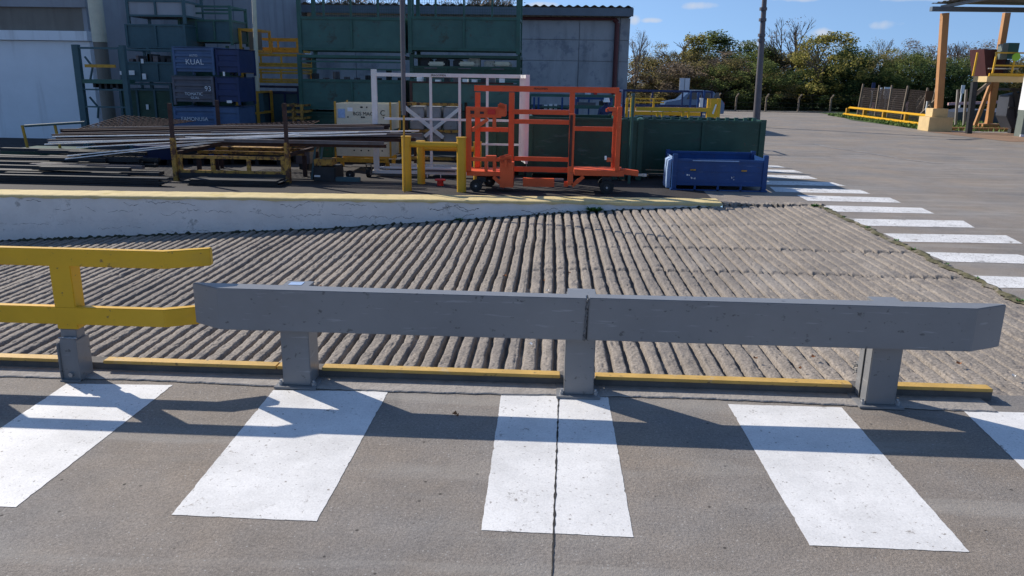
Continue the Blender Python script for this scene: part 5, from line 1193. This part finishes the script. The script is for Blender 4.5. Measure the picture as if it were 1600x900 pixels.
for xx in (xv0+.55, xv1-.5):
    w_ = MB().tube((xx, Yv-.02, .28), (xx, Yv+.18, .28), .28, n=20).build('wheel', 'rubber', r); MB().tube((xx, Yv-.03, .28), (xx, Yv-.019, .28), .16, n=14).build('rim', 'galv', w_)
MB().box(xv1-.02, xv1+.02, Yv+.1, Yv+.3, zm-.25, zm-.1).build('tail_light', 'redor', r)
MB().box(xv0+.8, xv1-.8, Yv-.006, Yv-.002, .45, .55).build('side_trim', 'dark', r)

# lamp post
Yk = 30
r = thing('lamp_post', 'tall brown ringed lamp post behind the green container', 'lamp post', (gx(1183, 178, Yk), Yk, 0))
xb, xt = gx(1183, 178, Yk), gx(1193.5, 0, Yk); zt_ = gz(1193, 0, Yk)
MB().tube((xb-.0, Yk, 0), (xt, Yk, zt_+.8), .135, .075, 18).build('pole_shaft', 'lamp', r)
for py in (14, 31, 55, 63):
    f_ = 1-py/178; z = gz(1190, py, Yk); x = xb+(xt-xb)*z/zt_
    MB().tube((x, Yk, z-.05), (x, Yk, z+.05), .135, .135, 16).build('ring', 'lamp', r)
MB().bar((xt, Yk, zt_+.75), (xt-1.0, Yk-.4, zt_+.95), .08).build('arm', 'lamp', r)
MB().box(xt-1.5, xt-.9, Yk-.6, Yk-.3, zt_+.88, zt_+1.0).build('lamp_head', 'signwhite', r, .02)

# signs
def sign(px, py0, py1, w_px, Y, label, m='signwhite', post='galv', cat='sign', name='sign_board', board_h=None, groundz=0):
    x = gx(px, (py0+py1)/2, Y); z1, z0 = gz(px, py0, Y), gz(px, py1, Y); hw = w_px/2*Y/1218
    r = thing(name, label, cat, (x, Y, 0)); MB().box(x-hw, x+hw, Y-.03, Y-.005, z0, z1).build('board', m, r)
    MB().box(x-.03, x+.03, Y, Y+.05, 0, z1-.02).build('sign_post', post, r); return r, x, z0, z1, hw
r_, x, z0, z1, hw = sign(1069.5, 122, 141, 15, 41, 'plain pale grey sign board on a post behind the van')
MB().box(x-.015, x+.015, 40.955, 40.968, z0, z1).build('board_seam', 'greywall', r_)
sign(1385.5, 136, 154, 9, 40.5, 'white lined sign behind the yellow guard rail')
o = COL.objects[-1]
r_, x, z0, z1, hw = sign(1376, 137, 154, 2.5, 40.3, 'narrow white sign strip beside the wide lined sign')
r_, x, z0, z1, hw = sign(1364.5, 129, 142, 5, 41.5, 'dark blue narrow sign on a thin post above the guard rail', 'bluedk')
sign(1364, 160, 172, 3, 40.8, 'small red and white marker left of the white sign', 'signpink', cat='marker')
sign(1417, 159, 173, 3.2, 37.5, 'small red and white marker right of the white sign', 'signpink', cat='marker')
sign(1451, 142, 158, 10, 34.5, 'brown board on a white post near the orange column', 'brownsign', 'signwhite')
sign(1463.5, 162, 169, 3, 33.5, 'tiny white plate beside the orange column', cat='plate')
sign(1504, 133, 146, 5, 41, 'round white sign on a slim white post under the canopy', post='signwhite')

# leaning stake fence with brown mesh
GF = 'leaning concrete stakes of the brown mesh fence'
stk = [((1349, 131), (1341, 172), 42), ((1374.5, 133), (1368, 176), 40), ((1394, 133), (1387, 178), 38.5), ((1419, 134), (1408, 189), 36.2), ((1450, 137), (1442, 180), 35.2), ((1463, 137), (1453, 176), 35)]
for (a, b_, Yk) in stk:
    xa, za = at(a[0], a[1], Yk); xb_, zb_ = at(b_[0], b_[1], Yk)
    k = (0-zb_)/(za-zb_); xg = xb_+(xa-xb_)*k
    o = MB().bar((xg, Yk, 0), (xa, Yk, za), .075).build('fence_stake', 'wood'); tag(o, 'leaning grey stake behind the yellow guard rail, '+['farthest left of the row', 'second from the left', 'third, by the white sign', 'fourth, by the right marker', 'fifth, beside the brown board', 'last, touching the orange column'][stk.index((a, b_, Yk))], 'stake', GF)
for (a, b_, Yk) in (((1465, 153), (1437, 180), 34.6), ((1433, 170), (1449, 146), 36), ((1452, 158), (1462, 186), 34.4)):
    xa, za = at(a[0], a[1], Yk); xb_, zb_ = at(b_[0], b_[1], Yk)
    tag(MB().bar((xa, Yk, za), (xb_, Yk, zb_), .08).build('leaning_pole', 'wood'), 'loose wooden pole leaning by the brown board', 'pole', 'loose wooden poles by the brown board')
M['meshb'] = mat('brown_net', (0.05, 0.035, 0.03), 0.8, 0.2)
mb = MB()
for i in range(len(stk)-1):
    (a, b_, Y1), (c, d, Y2) = stk[i], stk[i+1]
    A = Vector((at(a[0], a[1]+6, Y1)[0], Y1, at(a[0], a[1]+6, Y1)[1])); Bv = Vector((at(b_[0], b_[1], Y1)[0], Y1, .1)); C_ = Vector((at(c[0], c[1]+6, Y2)[0], Y2, at(c[0], c[1]+6, Y2)[1])); D_ = Vector((at(d[0], d[1], Y2)[0], Y2, .1))
    for k in range(22): f_ = k/22; mb.bar(A.lerp(C_, f_), Bv.lerp(D_, f_), .016)
    for k in range(14): f_ = k/14; mb.bar(A.lerp(Bv, f_), C_.lerp(D_, f_), .014)
tag(mb.build('fence_net', 'meshb'), 'dark brown mesh strung between the leaning stakes', 'fence mesh')

# yellow guard rail on the grass
A0 = gnd(1318, 182); A1 = gnd(1447, 199)
r = thing('road_guard_rail', 'long low yellow double guard rail on the grass verge', 'guard rail', (A0[0], A0[1], 0))
for dz, dy in ((.42, .25), (.10, 0.0)):
    p, q_ = Vector((A0[0]+dy, A0[1], dz+.02)), Vector((A1[0]+dy, A1[1], dz))
    d = (q_-p).normalized(); nrm = Vector((-1, 0, 0))
    mb = MB(); mb.bar(p+Vector((0, 0, .03)), q_+Vector((0, 0, .03)), .03, .06).bar(p+nrm*.04, q_+nrm*.04, .06, .04).bar(p+Vector((0, 0, -.035)), q_+Vector((0, 0, -.035)), .03, .03)
    mb.build('rail', 'yellow', r)
for i in range(5):
    f_ = i/4; x = A0[0]+(A1[0]-A0[0])*f_+.15; yy = A0[1]+(A1[1]-A0[1])*f_
    MB().box(x-.06, x+.1, yy-.06, yy+.06, 0, .42).build('rail_post', 'oldyellow', r)
MB().box(A1[0]-.1, A1[0]+.4, A1[1]-.12, A1[1]-.04, .0, .5).build('end_plate', 'oldyellow', r, .03)

# wire fence with concrete posts at the back of the road
GF2 = 'short concrete posts of the far wire fence'
for px in (1017, 1066, 1122, 1150, 1197, 1248, 1298, 1346, 1396, 1434):
    Yk = 46.5; x = gx(px, 165, Yk); o = MB().box(x-.045, x+.045, Yk, Yk+.09, 0, .80).bar((x, Yk+.045, .80), (x+.08, Yk-.12, 1.0), .07).build('fence_post', 'wood')
    tag(o, 'bent tipped post, number %s from the left in the far wire fence' % ['one', 'two', 'three', 'four', 'five', 'six', 'seven', 'eight', 'nine', 'ten'][(1017, 1066, 1122, 1150, 1197, 1248, 1298, 1346, 1396, 1434).index(px)], 'fence post', GF2)
mb = MB(); xa, xb = gx(985, 165, 46.5), gx(1450, 165, 46.5)
for z in (.25, .5, .78, .95): mb.bar((xa, 46.48, z), (xb, 46.48, z), .010)
tag(mb.build('fence_wire', 'dark'), 'wire strands along the far edge of the road', 'wire fence')
sheet('road_kerb', [[(-20, 46.2), (gx(1310, 178, 46.2), 46.2), (gx(1310, 178, 46.2), 46.9), (-20, 46.9)]], 'conc', 0.03)

# ---------------------------------------------------------------- canopy on the right
Yc1 = 29.5
c1x = gx(1463, 195, Yc1); c2x = gx(1553, 195, 31.5); zc = gz(1478, 15, Yc1)
cn = thing('canopy', 'tall open canopy with orange steel columns and dark sheet roof at the right', 'canopy', (c1x, Yc1, 0))
def col_(x, Y, label=None):
    p = MB().bar((x, Y+.15, .55), (gx(1480, 17, Yc1), Y+.15, gz(1478, 17, Yc1)-.06), .22, .22, (0, 1, 0)).build('column', 'column', cn)
    return p
p = col_(c1x+.08, Yc1); MB().box(c1x-.38, c1x+.46, Yc1-.25, Yc1+.6, 0, .50).build('base_block', 'pad', p, .01); MB().box(c1x-.24, c1x+.3, Yc1-.1, Yc1+.45, .501, .8).build('base_block', 'pad', p, .01)
p2 = MB().bar((c2x, 31.9, .2), (gx(1573, 20, 31.9), 31.9, gz(1573, 20, 31.9)), .21, .2, (0, 1, 0)).build('column', 'column', cn); MB().box(c2x-.35, c2x+.45, 31.6, 32.3, 0, .19).build('base_block', 'column', p2)
MB().bar((c2x-.5, 31.9, .1), (c2x-.1, 31.9, 2.0), .12).build('strut', 'column', cn)
MB().box(gx(1456, 17, Yc1), c1x+12, Yc1-.02, Yc1+.2, zc-.05, zc+.10).build('eaves_beam', 'fascia', cn)
rfm = MB(); xr0 = gx(1455, 6, Yc1+1)
n = 60; vs = []
for i in range(n+1):
    yy = Yc1+1.0-i*.13
    vs += [(xr0, yy, zc+.28+.03*math.sin(i*1.9)), (xr0+14, yy, zc+.2+.03*math.sin(i*1.9))]
rfm.add(vs, [(2*i, 2*i+1, 2*i+3, 2*i+2) for i in range(n)]); rfm.build('roof', 'canopy', cn)
for xx in (c1x, c1x+3.4, c1x+7): MB().bar((xx, Yc1+.9, zc+.17), (xx, Yc1-6.6, zc+.17), .12, .10).build('purlin', 'canopy', cn)
MB().bar((xr0+.1, Yc1-3.2, zc+.14), (xr0+13, Yc1-3.2, zc+.10), .12, .10).build('rafter', 'canopy', cn)

# platform with yellow railing
Yp = 28.2
r = thing('platform', 'raised work platform with yellow railing on black legs under the canopy', 'platform', (gx(1517, 205, Yp), Yp, 0))
xp0 = gx(1521, 121, Yp+.9); zp1, zp0 = gz(1540, 119, Yp), gz(1540, 128, Yp); xp1 = xp0+5
MB().box(xp0, xp1, Yp, Yp+.9, zp0, zp1).build('deck', 'pad', r)
MB().box(xp0+.08, xp1, Yp+.05, Yp+.1, zp1+.001, zp1+.1).build('toe_board', 'yellow', r)
for px in (1526, 1556, 1586): x = gx(px, 100, Yp); MB().bar((x, Yp+.12, zp1), (x+.03, Yp+.12, gz(1550, 82, Yp)), .05).build('rail_post', 'yellow', r)
for py in (82, 102): z = gz(1550, py, Yp); MB().box(xp0+.2, xp1, Yp+.10, Yp+.15, z-.025, z+.025).build('hand_rail', 'yellow', r)
z = gz(1570, 107, Yp); MB().box(gx(1552, 107, Yp), gx(1600, 107, Yp), Yp+.3, Yp+.34, z-.02, z+.02).build('inner_rail', 'galv', r)
MB().bar((gx(1516, 206, Yp), Yp+.1, 0), (gx(1525, 128, Yp), Yp+.1, zp0), .16).build('leg', 'dark', r)
MB().bar((gx(1524, 150, Yp), Yp+.1, gz(1524, 150, Yp)), (gx(1549, 128, Yp), Yp+.1, zp0), .1).build('brace', 'wood', r)
r = thing('hopper', 'dark maroon tapered hopper standing on the platform', 'hopper', (gx(1548, 110, Yp+1), Yp+1, zp1))
MB().prismx([(gx(1537, 115, Yp+1), zp1+.0), (gx(1572, 115, Yp+1), zp1+.0), (gx(1568, 78, Yp+1), gz(1550, 78, Yp+1)), (gx(1533, 78, Yp+1), gz(1550, 77, Yp+1))], Yp+.8, Yp+1.8).build('hopper_body', 'tank', r, .01)
r = thing('control_box', 'grey green control box on a stand above the platform rail', 'box', (gx(1576, 80, Yp+.5), Yp+.5, zp1))
MB().box(gx(1563, 80, Yp+.5), gx(1572, 80, Yp+.5), Yp+.4, Yp+.7, gz(1570, 93, Yp+.5), gz(1570, 69, Yp+.5)).build('box_body', 'elbox', r); MB().box(gx(1572.2, 80, Yp+.5), gx(1590, 80, Yp+.5), Yp+.45, Yp+.75, gz(1580, 92, Yp+.5), gz(1580, 67, Yp+.5)).build('box_cover', 'green', r)
MB().box(gx(1570, 100, Yp+.6), gx(1575, 100, Yp+.6), Yp+.5, Yp+.6, zp1, gz(1570, 93, Yp+.5)).build('stand', 'dark', r)
r = thing('lime_disc', 'lime green round tag hanging on the platform railing', 'tag', (gx(1588, 90, Yp), Yp, gz(1588, 90, Yp)))
x, z = at(1588, 89, Yp); MB().tube((x, Yp-.02, z), (x, Yp+.02, z), .13, n=20).build('disc', 'hivis', r)
# white and grey cabin wall
r = thing('cabin', 'white over grey cabin wall cut by the right edge of the photo', 'cabin', (gx(1590, 215, 27), 27, 0))
xq0 = gx(1583, 215, 27.4); xq1 = xq0+5; zq = gz(1590, 172, 27); zqt = gz(1592, 96, 27)
MB().box(xq0, xq1, 27, 27.4, 0, zq).build('lower_wall', 'elbox', r)
MB().box(xq0+.0, xq1, 27-.002, 27.4, zq+.001, zqt).build('upper_wall', 'offwhite', r)
MB().box(xq0-.03, xq1, 26.95, 26.998, 0, .08).build('skirting', 'signwhite', r)
# dumpster
r = thing('dumpster', 'dark grey wheeled waste container beside the cabin', 'dumpster', (gx(1572, 195, 29.3), 29.3, 0))
x0, x1 = gx(1560, 180, 29.3), gx(1590, 180, 29.3)
MB().prismx([(x0+.25, .18), (x1, .18), (x1, 1.45), (x0, 1.3), (x0, .6)], 28.8, 29.5).build('bin_body', 'tarp', r, .01)
MB().bar((x0+.1, 28.75, 1.5), (x0+.45, 28.75, .2), .1).bar((x0-.0, 28.75, .9), (x1, 28.75, .85), .06).build('strut', 'dark', r); MB().box(x0-.05, x1+.1, 28.75, 29.5, 1.47, 1.55).build('lid', 'dark', r)
MB().box(x1-.25, x1+.0, 28.7, 28.95, 0, .17).box(x0+.25, x0+.4, 28.8, 29, 0, .17).build('foot', 'dark', r)
r = thing('sheet_stack', 'low dark tarpaulin covered stack beyond the canopy', 'stack', (gx(1520, 190, 38), 38, 0))
rg = random.Random(31); vs = []; x0, x1 = gx(1478, 188, 38), gx(1600, 188, 38)+2
pr = [(x0+(x1-x0)*i/16, .45+.22*rg.random()) for i in range(17)]
MB().prismx([(x0, .02)]+[(x1, .02)]+pr[::-1], 37, 39).build('tarpaulin', 'tarp', r)
tag(MB().bar((gx(1478, 184, 39.5), 39.5, .75), (gx(1600, 178, 39.5), 39.5, .95), .1, .12).build('pink_beam', 'pink'), 'faded pink plank lying across the covered stack', 'plank')
tag(MB().bar((gx(1482, 203, 30.2), 30.2, .06), (gx(1590, 207, 30.2), 30.2, .06), .2, .12).build('rusty_beam', 'column'), 'rusty beam on the ground between canopy column bases', 'beam')
for px in (1497, 1510):
    x, z = at(px, 140, 33); tag(MB().bar((gx(px-3, 190, 33), 33, 0), (x, 33, z), .08).build('grey_stake', 'conc'), 'slim grey stake standing between the orange column and the platform leg', 'stake', 'slim grey stakes under the canopy')

# ---------------------------------------------------------------- trees
def leafmat(name, c1, c2, c3):
    m_ = bpy.data.materials.new(name); m_.use_nodes = True; t = m_.node_tree; N = t.nodes; L = t.links; b = N['Principled BSDF']
    g = N.new('ShaderNodeNewGeometry'); r_ = N.new('ShaderNodeValToRGB'); L.new(g.outputs['Random Per Island'], r_.inputs[0])
    r_.color_ramp.elements[0].color = (*c1, 1); r_.color_ramp.elements[1].color = (*c3, 1); e_ = r_.color_ramp.elements.new(.55); e_.color = (*c2, 1)
    L.new(r_.outputs[0], b.inputs['Base Color']); b.inputs['Roughness'].default_value = .75; b.inputs['Specular IOR Level'].default_value = .2
    tr = N.new('ShaderNodeBsdfTranslucent'); L.new(r_.outputs[0], tr.inputs['Color']); mx = N.new('ShaderNodeMixShader'); mx.inputs[0].default_value = .6
    L.new(b.outputs[0], mx.inputs[1]); L.new(tr.outputs[0], mx.inputs[2]); L.new(mx.outputs[0], N['Material Output'].inputs['Surface']); return m_
LM = {'dark': leafmat('dark_leaves', (0.025, 0.05, 0.02), (0.06, 0.10, 0.04), (0.12, 0.16, 0.06)),
      'mid': leafmat('green_leaves', (0.06, 0.09, 0.03), (0.14, 0.18, 0.06), (0.26, 0.28, 0.09)),
      'olive': leafmat('olive_leaves', (0.08, 0.085, 0.04), (0.22, 0.19, 0.08), (0.38, 0.30, 0.13)),
      'brown': leafmat('brown_leaves', (0.10, 0.08, 0.06), (0.22, 0.17, 0.12), (0.36, 0.28, 0.20)),
      'gold': leafmat('yellowing_leaves', (0.09, 0.11, 0.03), (0.27, 0.25, 0.07), (0.48, 0.40, 0.12))}
def crown_mesh(seed, n, shape, leaf=.1):
    """unit-height crown leaves; shape list of (cx,cy,cz,rx,ry,rz) clumps"""
    r = np.random.RandomState(seed); k = r.randint(0, len(shape), n); sh = np.array(shape)[k]
    d = r.normal(size=(n, 3)); d /= np.linalg.norm(d, axis=1)[:, None]; rad = r.rand(n)**.38
    rad *= 1+.18*np.sin(d[:, 0]*7+k)*np.cos(d[:, 2]*6)
    c = sh[:, :3]+d*rad[:, None]*sh[:, 3:]
    a = r.normal(size=(n, 3)); a /= np.linalg.norm(a, axis=1)[:, None]; b = np.cross(a, r.normal(size=(n, 3))); b /= np.linalg.norm(b, axis=1)[:, None]
    s = leaf*(.6+.8*r.rand(n))[:, None]
    v = np.stack([c-a*s, c-b*s*.45, c+a*s, c+b*s*.45], 1).reshape(-1, 3)
    me = bpy.data.meshes.new('crown'); me.vertices.add(4*n); me.vertices.foreach_set('co', v.astype(np.float32).ravel())
    me.loops.add(4*n); me.loops.foreach_set('vertex_index', np.arange(4*n, dtype=np.int32)); me.polygons.add(n)
    me.polygons.foreach_set('loop_start', np.arange(0, 4*n, 4, dtype=np.int32)); me.polygons.foreach_set('loop_total', np.full(n, 4, dtype=np.int32)); me.update(); return me
def clumps(seed, H, Rr, n, base=.25, tall=False):
    r = random.Random(seed); out = []
    for i in range(n):
        f_ = r.random(); z = H*(base+(1-base-.07)*f_); ring = Rr*(math.sin(math.pi*min(1, .18+.8*f_))**.6 if not tall else (1-.75*f_))
        a = r.random()*6.28; q = ring*r.random()**.5*.85; s = Rr*(r.uniform(.12, .30) if not tall else r.uniform(.16, .26))
        out.append((math.cos(a)*q, math.sin(a)*q, z, s, s, s*(.8 if not tall else 1.5)))
    return out
def branches(seed, H, Rr, depth, r0, spread=.5, twig=.55):
    r = random.Random(seed); mb = MB()
    def go(p, d, l, rad, k):
        q = p+d*l
        mb.tube(p, q, rad, rad*.65, 5 if k > 1 else 3)
        if k == 0: return
        for i in range(r.choice((2, 3, 3))):
            nd = (d+Vector((r.uniform(-1, 1), r.uniform(-1, 1), r.uniform(-.25, .7)))*spread*1.35).normalized()
            go(p+d*l*r.uniform(.6, 1), nd, l*r.uniform(.62, .85), max(rad*.64, .011), k-1)
    go(Vector((0, 0, 0)), Vector((r.uniform(-.05, .05), 0, 1)).normalized(), H*.30, r0, depth)
    return mb
TY = {}
def variant(key, fn):
    if key not in TY: TY[key] = fn()
    return TY[key]
def mk_tree(x, Y, H, kind, label, seed, group):
    """kind: oak, poplar, bush, bare, wispy"""
    r = thing({'oak': 'broadleaf_tree', 'poplar': 'poplar_tree', 'bush': 'bush', 'bare': 'bare_tree', 'wispy': 'thin_tree'}[kind[0]], label, 'bush' if kind[0] == 'bush' else 'tree', (x, Y, 0), group)
    s = seed % 3; H0 = 6.0; k = H/H0
    if kind[0] == 'oak':
        me = variant(('oak', s), lambda: crown_mesh(s+1, 10000, clumps(s+1, H0, 2.6, 70, .12), .075)); tm = variant(('oakt', s), lambda: branches(s+5, H0, 2, 4, .16).build('trunk', 'bark', None))
    elif kind[0] == 'poplar':
        me = variant(('pop', s), lambda: crown_mesh(s+11, 7000, clumps(s+3, H0, 1.3, 75, .15, True), .06)); tm = variant(('popt', s), lambda: branches(s+15, H0, 1, 4, .11, .28).build('trunk', 'bark', None))
    elif kind[0] == 'bush':
        me = variant(('bush', s), lambda: crown_mesh(s+21, 9000, clumps(s+7, H0, 3.1, 80, .02), .085)); tm = variant(('busht', s), lambda: branches(s+25, H0*.8, 1, 3, .08, .6).build('trunk', 'bark', None))
    elif kind[0] == 'wispy':
        me = variant(('wis', s), lambda: crown_mesh(s+31, 3200, clumps(s+9, H0, 2.2, 60, .25), .055)); tm = variant(('wist', s), lambda: branches(s+35, H0, 2, 6, .10, .42).build('trunk', 'bark', None))
    else:
        me = variant(('bare', s), lambda: crown_mesh(s+41, 700, clumps(s+19, H0, 1.9, 26, .35), .05)); tm = variant(('baret', s), lambda: branches(s+45, H0, 2, 6, .13, .40).build('trunk', 'bark', None))
    c = bpy.data.objects.new('crown', me.copy()); c.data.materials.clear(); c.data.materials.append(LM[kind[1]]); COL.objects.link(c); c.parent = r
    t = bpy.data.objects.new('trunk', tm.data); COL.objects.link(t); t.parent = r
    fx = kind[2]*{'oak': 1.3, 'poplar': 1.25, 'bush': 1.0, 'bare': 1.25, 'wispy': 1.3}[kind[0]]; kx = max(k, .8); r.scale = (kx*fx, kx*fx, k*1.04); r.rotation_euler = (0, 0, seed*1.3)
def zat(px, py, Y): return gz(px, py, Y)
T = [(992, 46, 50, ('bare', 'brown', .55), 'slim nearly leafless tree right at the warehouse corner'), (1028, 72, 52, ('wispy', 'olive', .9), 'round thinly leaved tree right of the warehouse corner'),
     (1084, 60, 54, ('poplar', 'gold', 1.7), 'yellow green upright tree above the pale sign board'), (1117, 52, 56, ('poplar', 'mid', 1.9), 'green feathery tree, tallest above the van'),
     (1138, 84, 51, ('wispy', 'brown', 1.0), 'brownish thin tree left of the lamp post'), (1172, 68, 55, ('oak', 'mid', 1.1), 'green rounded tree directly behind the lamp post'),
     (1228, 26, 54, ('bare', 'brown', .85), 'tall bare tree rising right of the lamp post'), (1290, 56, 50, ('oak', 'gold', 1.15), 'big yellowing broadleaf tree right of the bare tree'),
     (1322, 74, 52, ('oak', 'dark', .8), 'dark green tree at the right shoulder of the yellowing one'), (1366, 60, 56, ('bare', 'olive', .9), 'bare branched tree above the leaning stakes'),
     (1388, 80, 53, ('wispy', 'gold', 1.0), 'sparse yellow green tree above the white sign'), (1425, 68, 56, ('wispy', 'brown', 1.1), 'grey brown twiggy tree left of the orange column'),
     (1462, 72, 54, ('bare', 'brown', 1.1), 'twiggy tree directly behind the orange column'), (1500, 66, 55, ('bare', 'brown', 1.1), 'bare tree between orange column and platform'),
     (1535, 70, 53, ('wispy', 'brown', 1.1), 'twiggy brown tree behind the maroon hopper'), (1580, 84, 52, ('wispy', 'olive', 1.1), 'sparse tree at the right edge behind the platform'), (1650, 78, 54, ('oak', 'mid', 1.0), 'green tree past the right edge')]
for i, (px, py, Y, kd, lb) in enumerate(T): mk_tree(gx(px, 120, Y), Y, zat(px, py-5, Y), kd, lb, i*7+3, 'trees beyond the road')
rgT = random.Random(77)
bl_ = {'olive': 'olive brown bush', 'brown': 'brown leaved bush', 'mid': 'mid green bush', 'dark': 'dark evergreen bush', 'gold': 'yellow green bush'}
seq = [(980, 118, 'brown'), (1002, 100, 'olive'), (1020, 128, 'olive'), (1035, 104, 'brown'), (1058, 112, 'brown'), (1075, 96, 'olive'), (1092, 110, 'olive'), (1108, 104, 'brown'), (1125, 118, 'mid'), (1140, 106, 'olive'), (1160, 98, 'mid'), (1150, 130, 'mid'),
       (1180, 108, 'mid'), (1205, 92, 'olive'), (1198, 128, 'olive'), (1225, 96, 'brown'), (1248, 88, 'olive'), (1240, 125, 'dark'), (1270, 120, 'dark'), (1300, 112, 'dark'), (1330, 96, 'dark'), (1350, 104, 'olive'), (1345, 130, 'dark'), (1375, 100, 'olive'), (1395, 112, 'mid'), (1415, 96, 'mid'), (1430, 118, 'dark'), (1450, 100, 'olive'),
       (1470, 112, 'dark'), (1492, 106, 'mid'), (1515, 122, 'dark'), (1540, 104, 'olive'), (1565, 118, 'mid'), (1590, 108, 'olive'), (1620, 120, 'mid'), (1655, 110, 'dark')]
def place(px, py):
    row = 'low in front, ' if py > 116 else ''
    for lim, w in ((1012, 'beside the warehouse corner'), (1046, 'behind the blue frame cart'), (1084, 'behind the pale sign board'), (1118, 'behind the van'), (1152, 'just left of the lamp post base'), (1188, 'directly behind the lamp post'), (1215, 'just right of the lamp post'), (1256, 'under the tall bare tree'), (1310, 'under the big yellowing tree'),
                   (1340, 'where the yellow guard rail starts'), (1362, 'left of the leaning stakes'), (1385, 'behind the white sign'), (1405, 'behind the middle leaning stake'), (1425, 'behind the red and white marker'), (1440, 'left of the brown board'), (1480, 'behind the orange column'), (1505, 'right of the orange column'), (1530, 'behind the black platform leg'), (1555, 'behind the second orange column'), (1580, 'behind the dumpster'), (1605, 'at the right edge of the photo')):
        if px < lim: return row+w
    return row+'beyond the cabin'
W_ = ['beside the warehouse corner', 'behind the blue frame cart', 'behind the van', 'left of the lamp post', 'behind the lamp post', 'under the tall bare tree', 'under the yellowing tree', 'above the guard rail', 'behind the leaning stakes', 'left of the orange column', 'behind the platform', 'at the right edge']
for i, (px, py, cl) in enumerate(seq):
    Y = 49.5+2.5*rgT.random() if py > 105 else 51+4*rgT.random()
    mk_tree(gx(px, 150, Y), Y, zat(px, py-16, Y), ('bush', cl, 1.0), bl_[cl]+' '+place(px, py), i*5+2, '%s bushes of the far thicket' % cl)
# bare trees behind warehouse roof
for i, px in enumerate((392, 425, 455, 520, 580, 665, 730, 790)):
    mk_tree(gx(px, 20, 50), 50, gz(px, -25+(i % 3)*10, 50), ('bare', 'brown', 1.3), 'bare tree whose twigs show above the warehouse roof', i*3+1, 'bare trees behind the warehouse roof')
for k_, o in TY.items():
    if isinstance(o, bpy.types.Object): bpy.data.objects.remove(o)

# ---------------------------------------------------------------- small litter and weeds
rg = random.Random(40)
def rz_(x): return float(rampz(x))
for (px, py, mm) in ((1180, 562, 'leafdry'), (1358, 505, 'leafdry'), (1330, 495, 'leafdry'), (1250, 578, 'leafdry'), (790, 432, 'leafdry'), (890, 428, 'leafdry'), (855, 456, 'paper'), (830, 540, 'paper'), (1498, 570, 'leafdry'), (1270, 560, 'leafdry'), (760, 345, 'leafdry'), (850, 440, 'leafdry'), (500, 446, 'leafdry'), (1505, 537, 'leafdry'), (1430, 525, 'leafdry'), (1584, 590, 'paper'), (715, 667, 'leafdry'), (712, 665, 'leafdry')):
    x, y_ = gnd(px, py, -.05)
    if KY < y_ < Yw(x) and x < RX:
        z = rz_(x); x, y_ = gnd(px, py, z); z = rz_(x)+.006
    else: z = .008
    s = (.010+.009*rg.random())*(.7 if y_ < 3.9 else 1); a = rg.random()*6; mb = MB()
    pts = [(math.cos(a+t_)*s*(1.6 if k % 3 == 0 else .8), math.sin(a+t_)*s*(1.2 if k % 2 else .7), .004+.012*(k % 2)) for k, t_ in enumerate([0, 1, 2, 3, 4.1, 5.2])]
    mb.add([(x+p[0], y_+p[1], z+p[2]) for p in pts]+[(x, y_, z)], [(k, (k+1) % 6, 6) for k in range(6)])
    if mm == 'paper': tag(mb.build('paper_scrap', mm), 'tiny white paper scrap on the ribbed ramp', 'scrap', 'paper scraps on the ramp')
    else: tag(mb.build('dry_leaf', mm), 'curled dry brown leaf lying on the concrete', 'leaf', 'dry leaves lying about')
x, y_ = gnd(1338, 587, -.03); mb = MB()
for i in range(26):
    a, b_ = rg.random()*6.28, rg.random()*3.1; p = Vector((x+.022*math.sin(b_)*math.cos(a), y_+.022*math.sin(b_)*math.sin(a), .02+.022*math.cos(b_)))
    mb.tube(p, p+Vector((rg.uniform(-.02, .02), rg.uniform(-.02, .02), rg.uniform(-.015, .015))), .005, .004, 5)
tag(mb.build('wire_ball', 'conc'), 'crumpled grey ball of wire beside the right barrier post', 'litter')
def weed(x, y_, z, s, n, label):
    mb = MB()
    for i in range(n):
        a = rg.random()*6.28; l = s*rg.uniform(.5, 1); w_ = s*.22; d = Vector((math.cos(a), math.sin(a), rg.uniform(.3, 1.2))).normalized(); p = Vector((x+rg.uniform(-s, s)*.6, y_+rg.uniform(-s, s)*.3, z)); sd_ = Vector((-d.y, d.x, 0))*w_
        m1 = p+d*l*.6; mb.add([p, m1-sd_, p+d*l, m1+sd_], [(0, 1, 2, 3)])
    tag(mb.build('weed', 'weed'), label, 'weed')
weed(.62, Yw(.62)-.05, rz_(.62)+.01, .12, 60, 'green weed growing at the foot of the wall')
weed(-1.2, Yw(-1.2)-.04, rz_(-1.2)+.01, .06, 26, 'tiny weed at the wall foot below the yellow hoops')
weed(3.55, 10.55, .01, .06, 50, 'grass tuft at the far corner of the ramp')
for i in range(9):
    yy = 5.2+i*.62+rg.random()*.3; weed(RX+rg.uniform(-.03, .03), yy, .005, .04, 16, 'small grass tuft in the seam at the right edge of the ramp')
    COL.objects[-1]['group'] = 'grass tufts in the ramp seam'
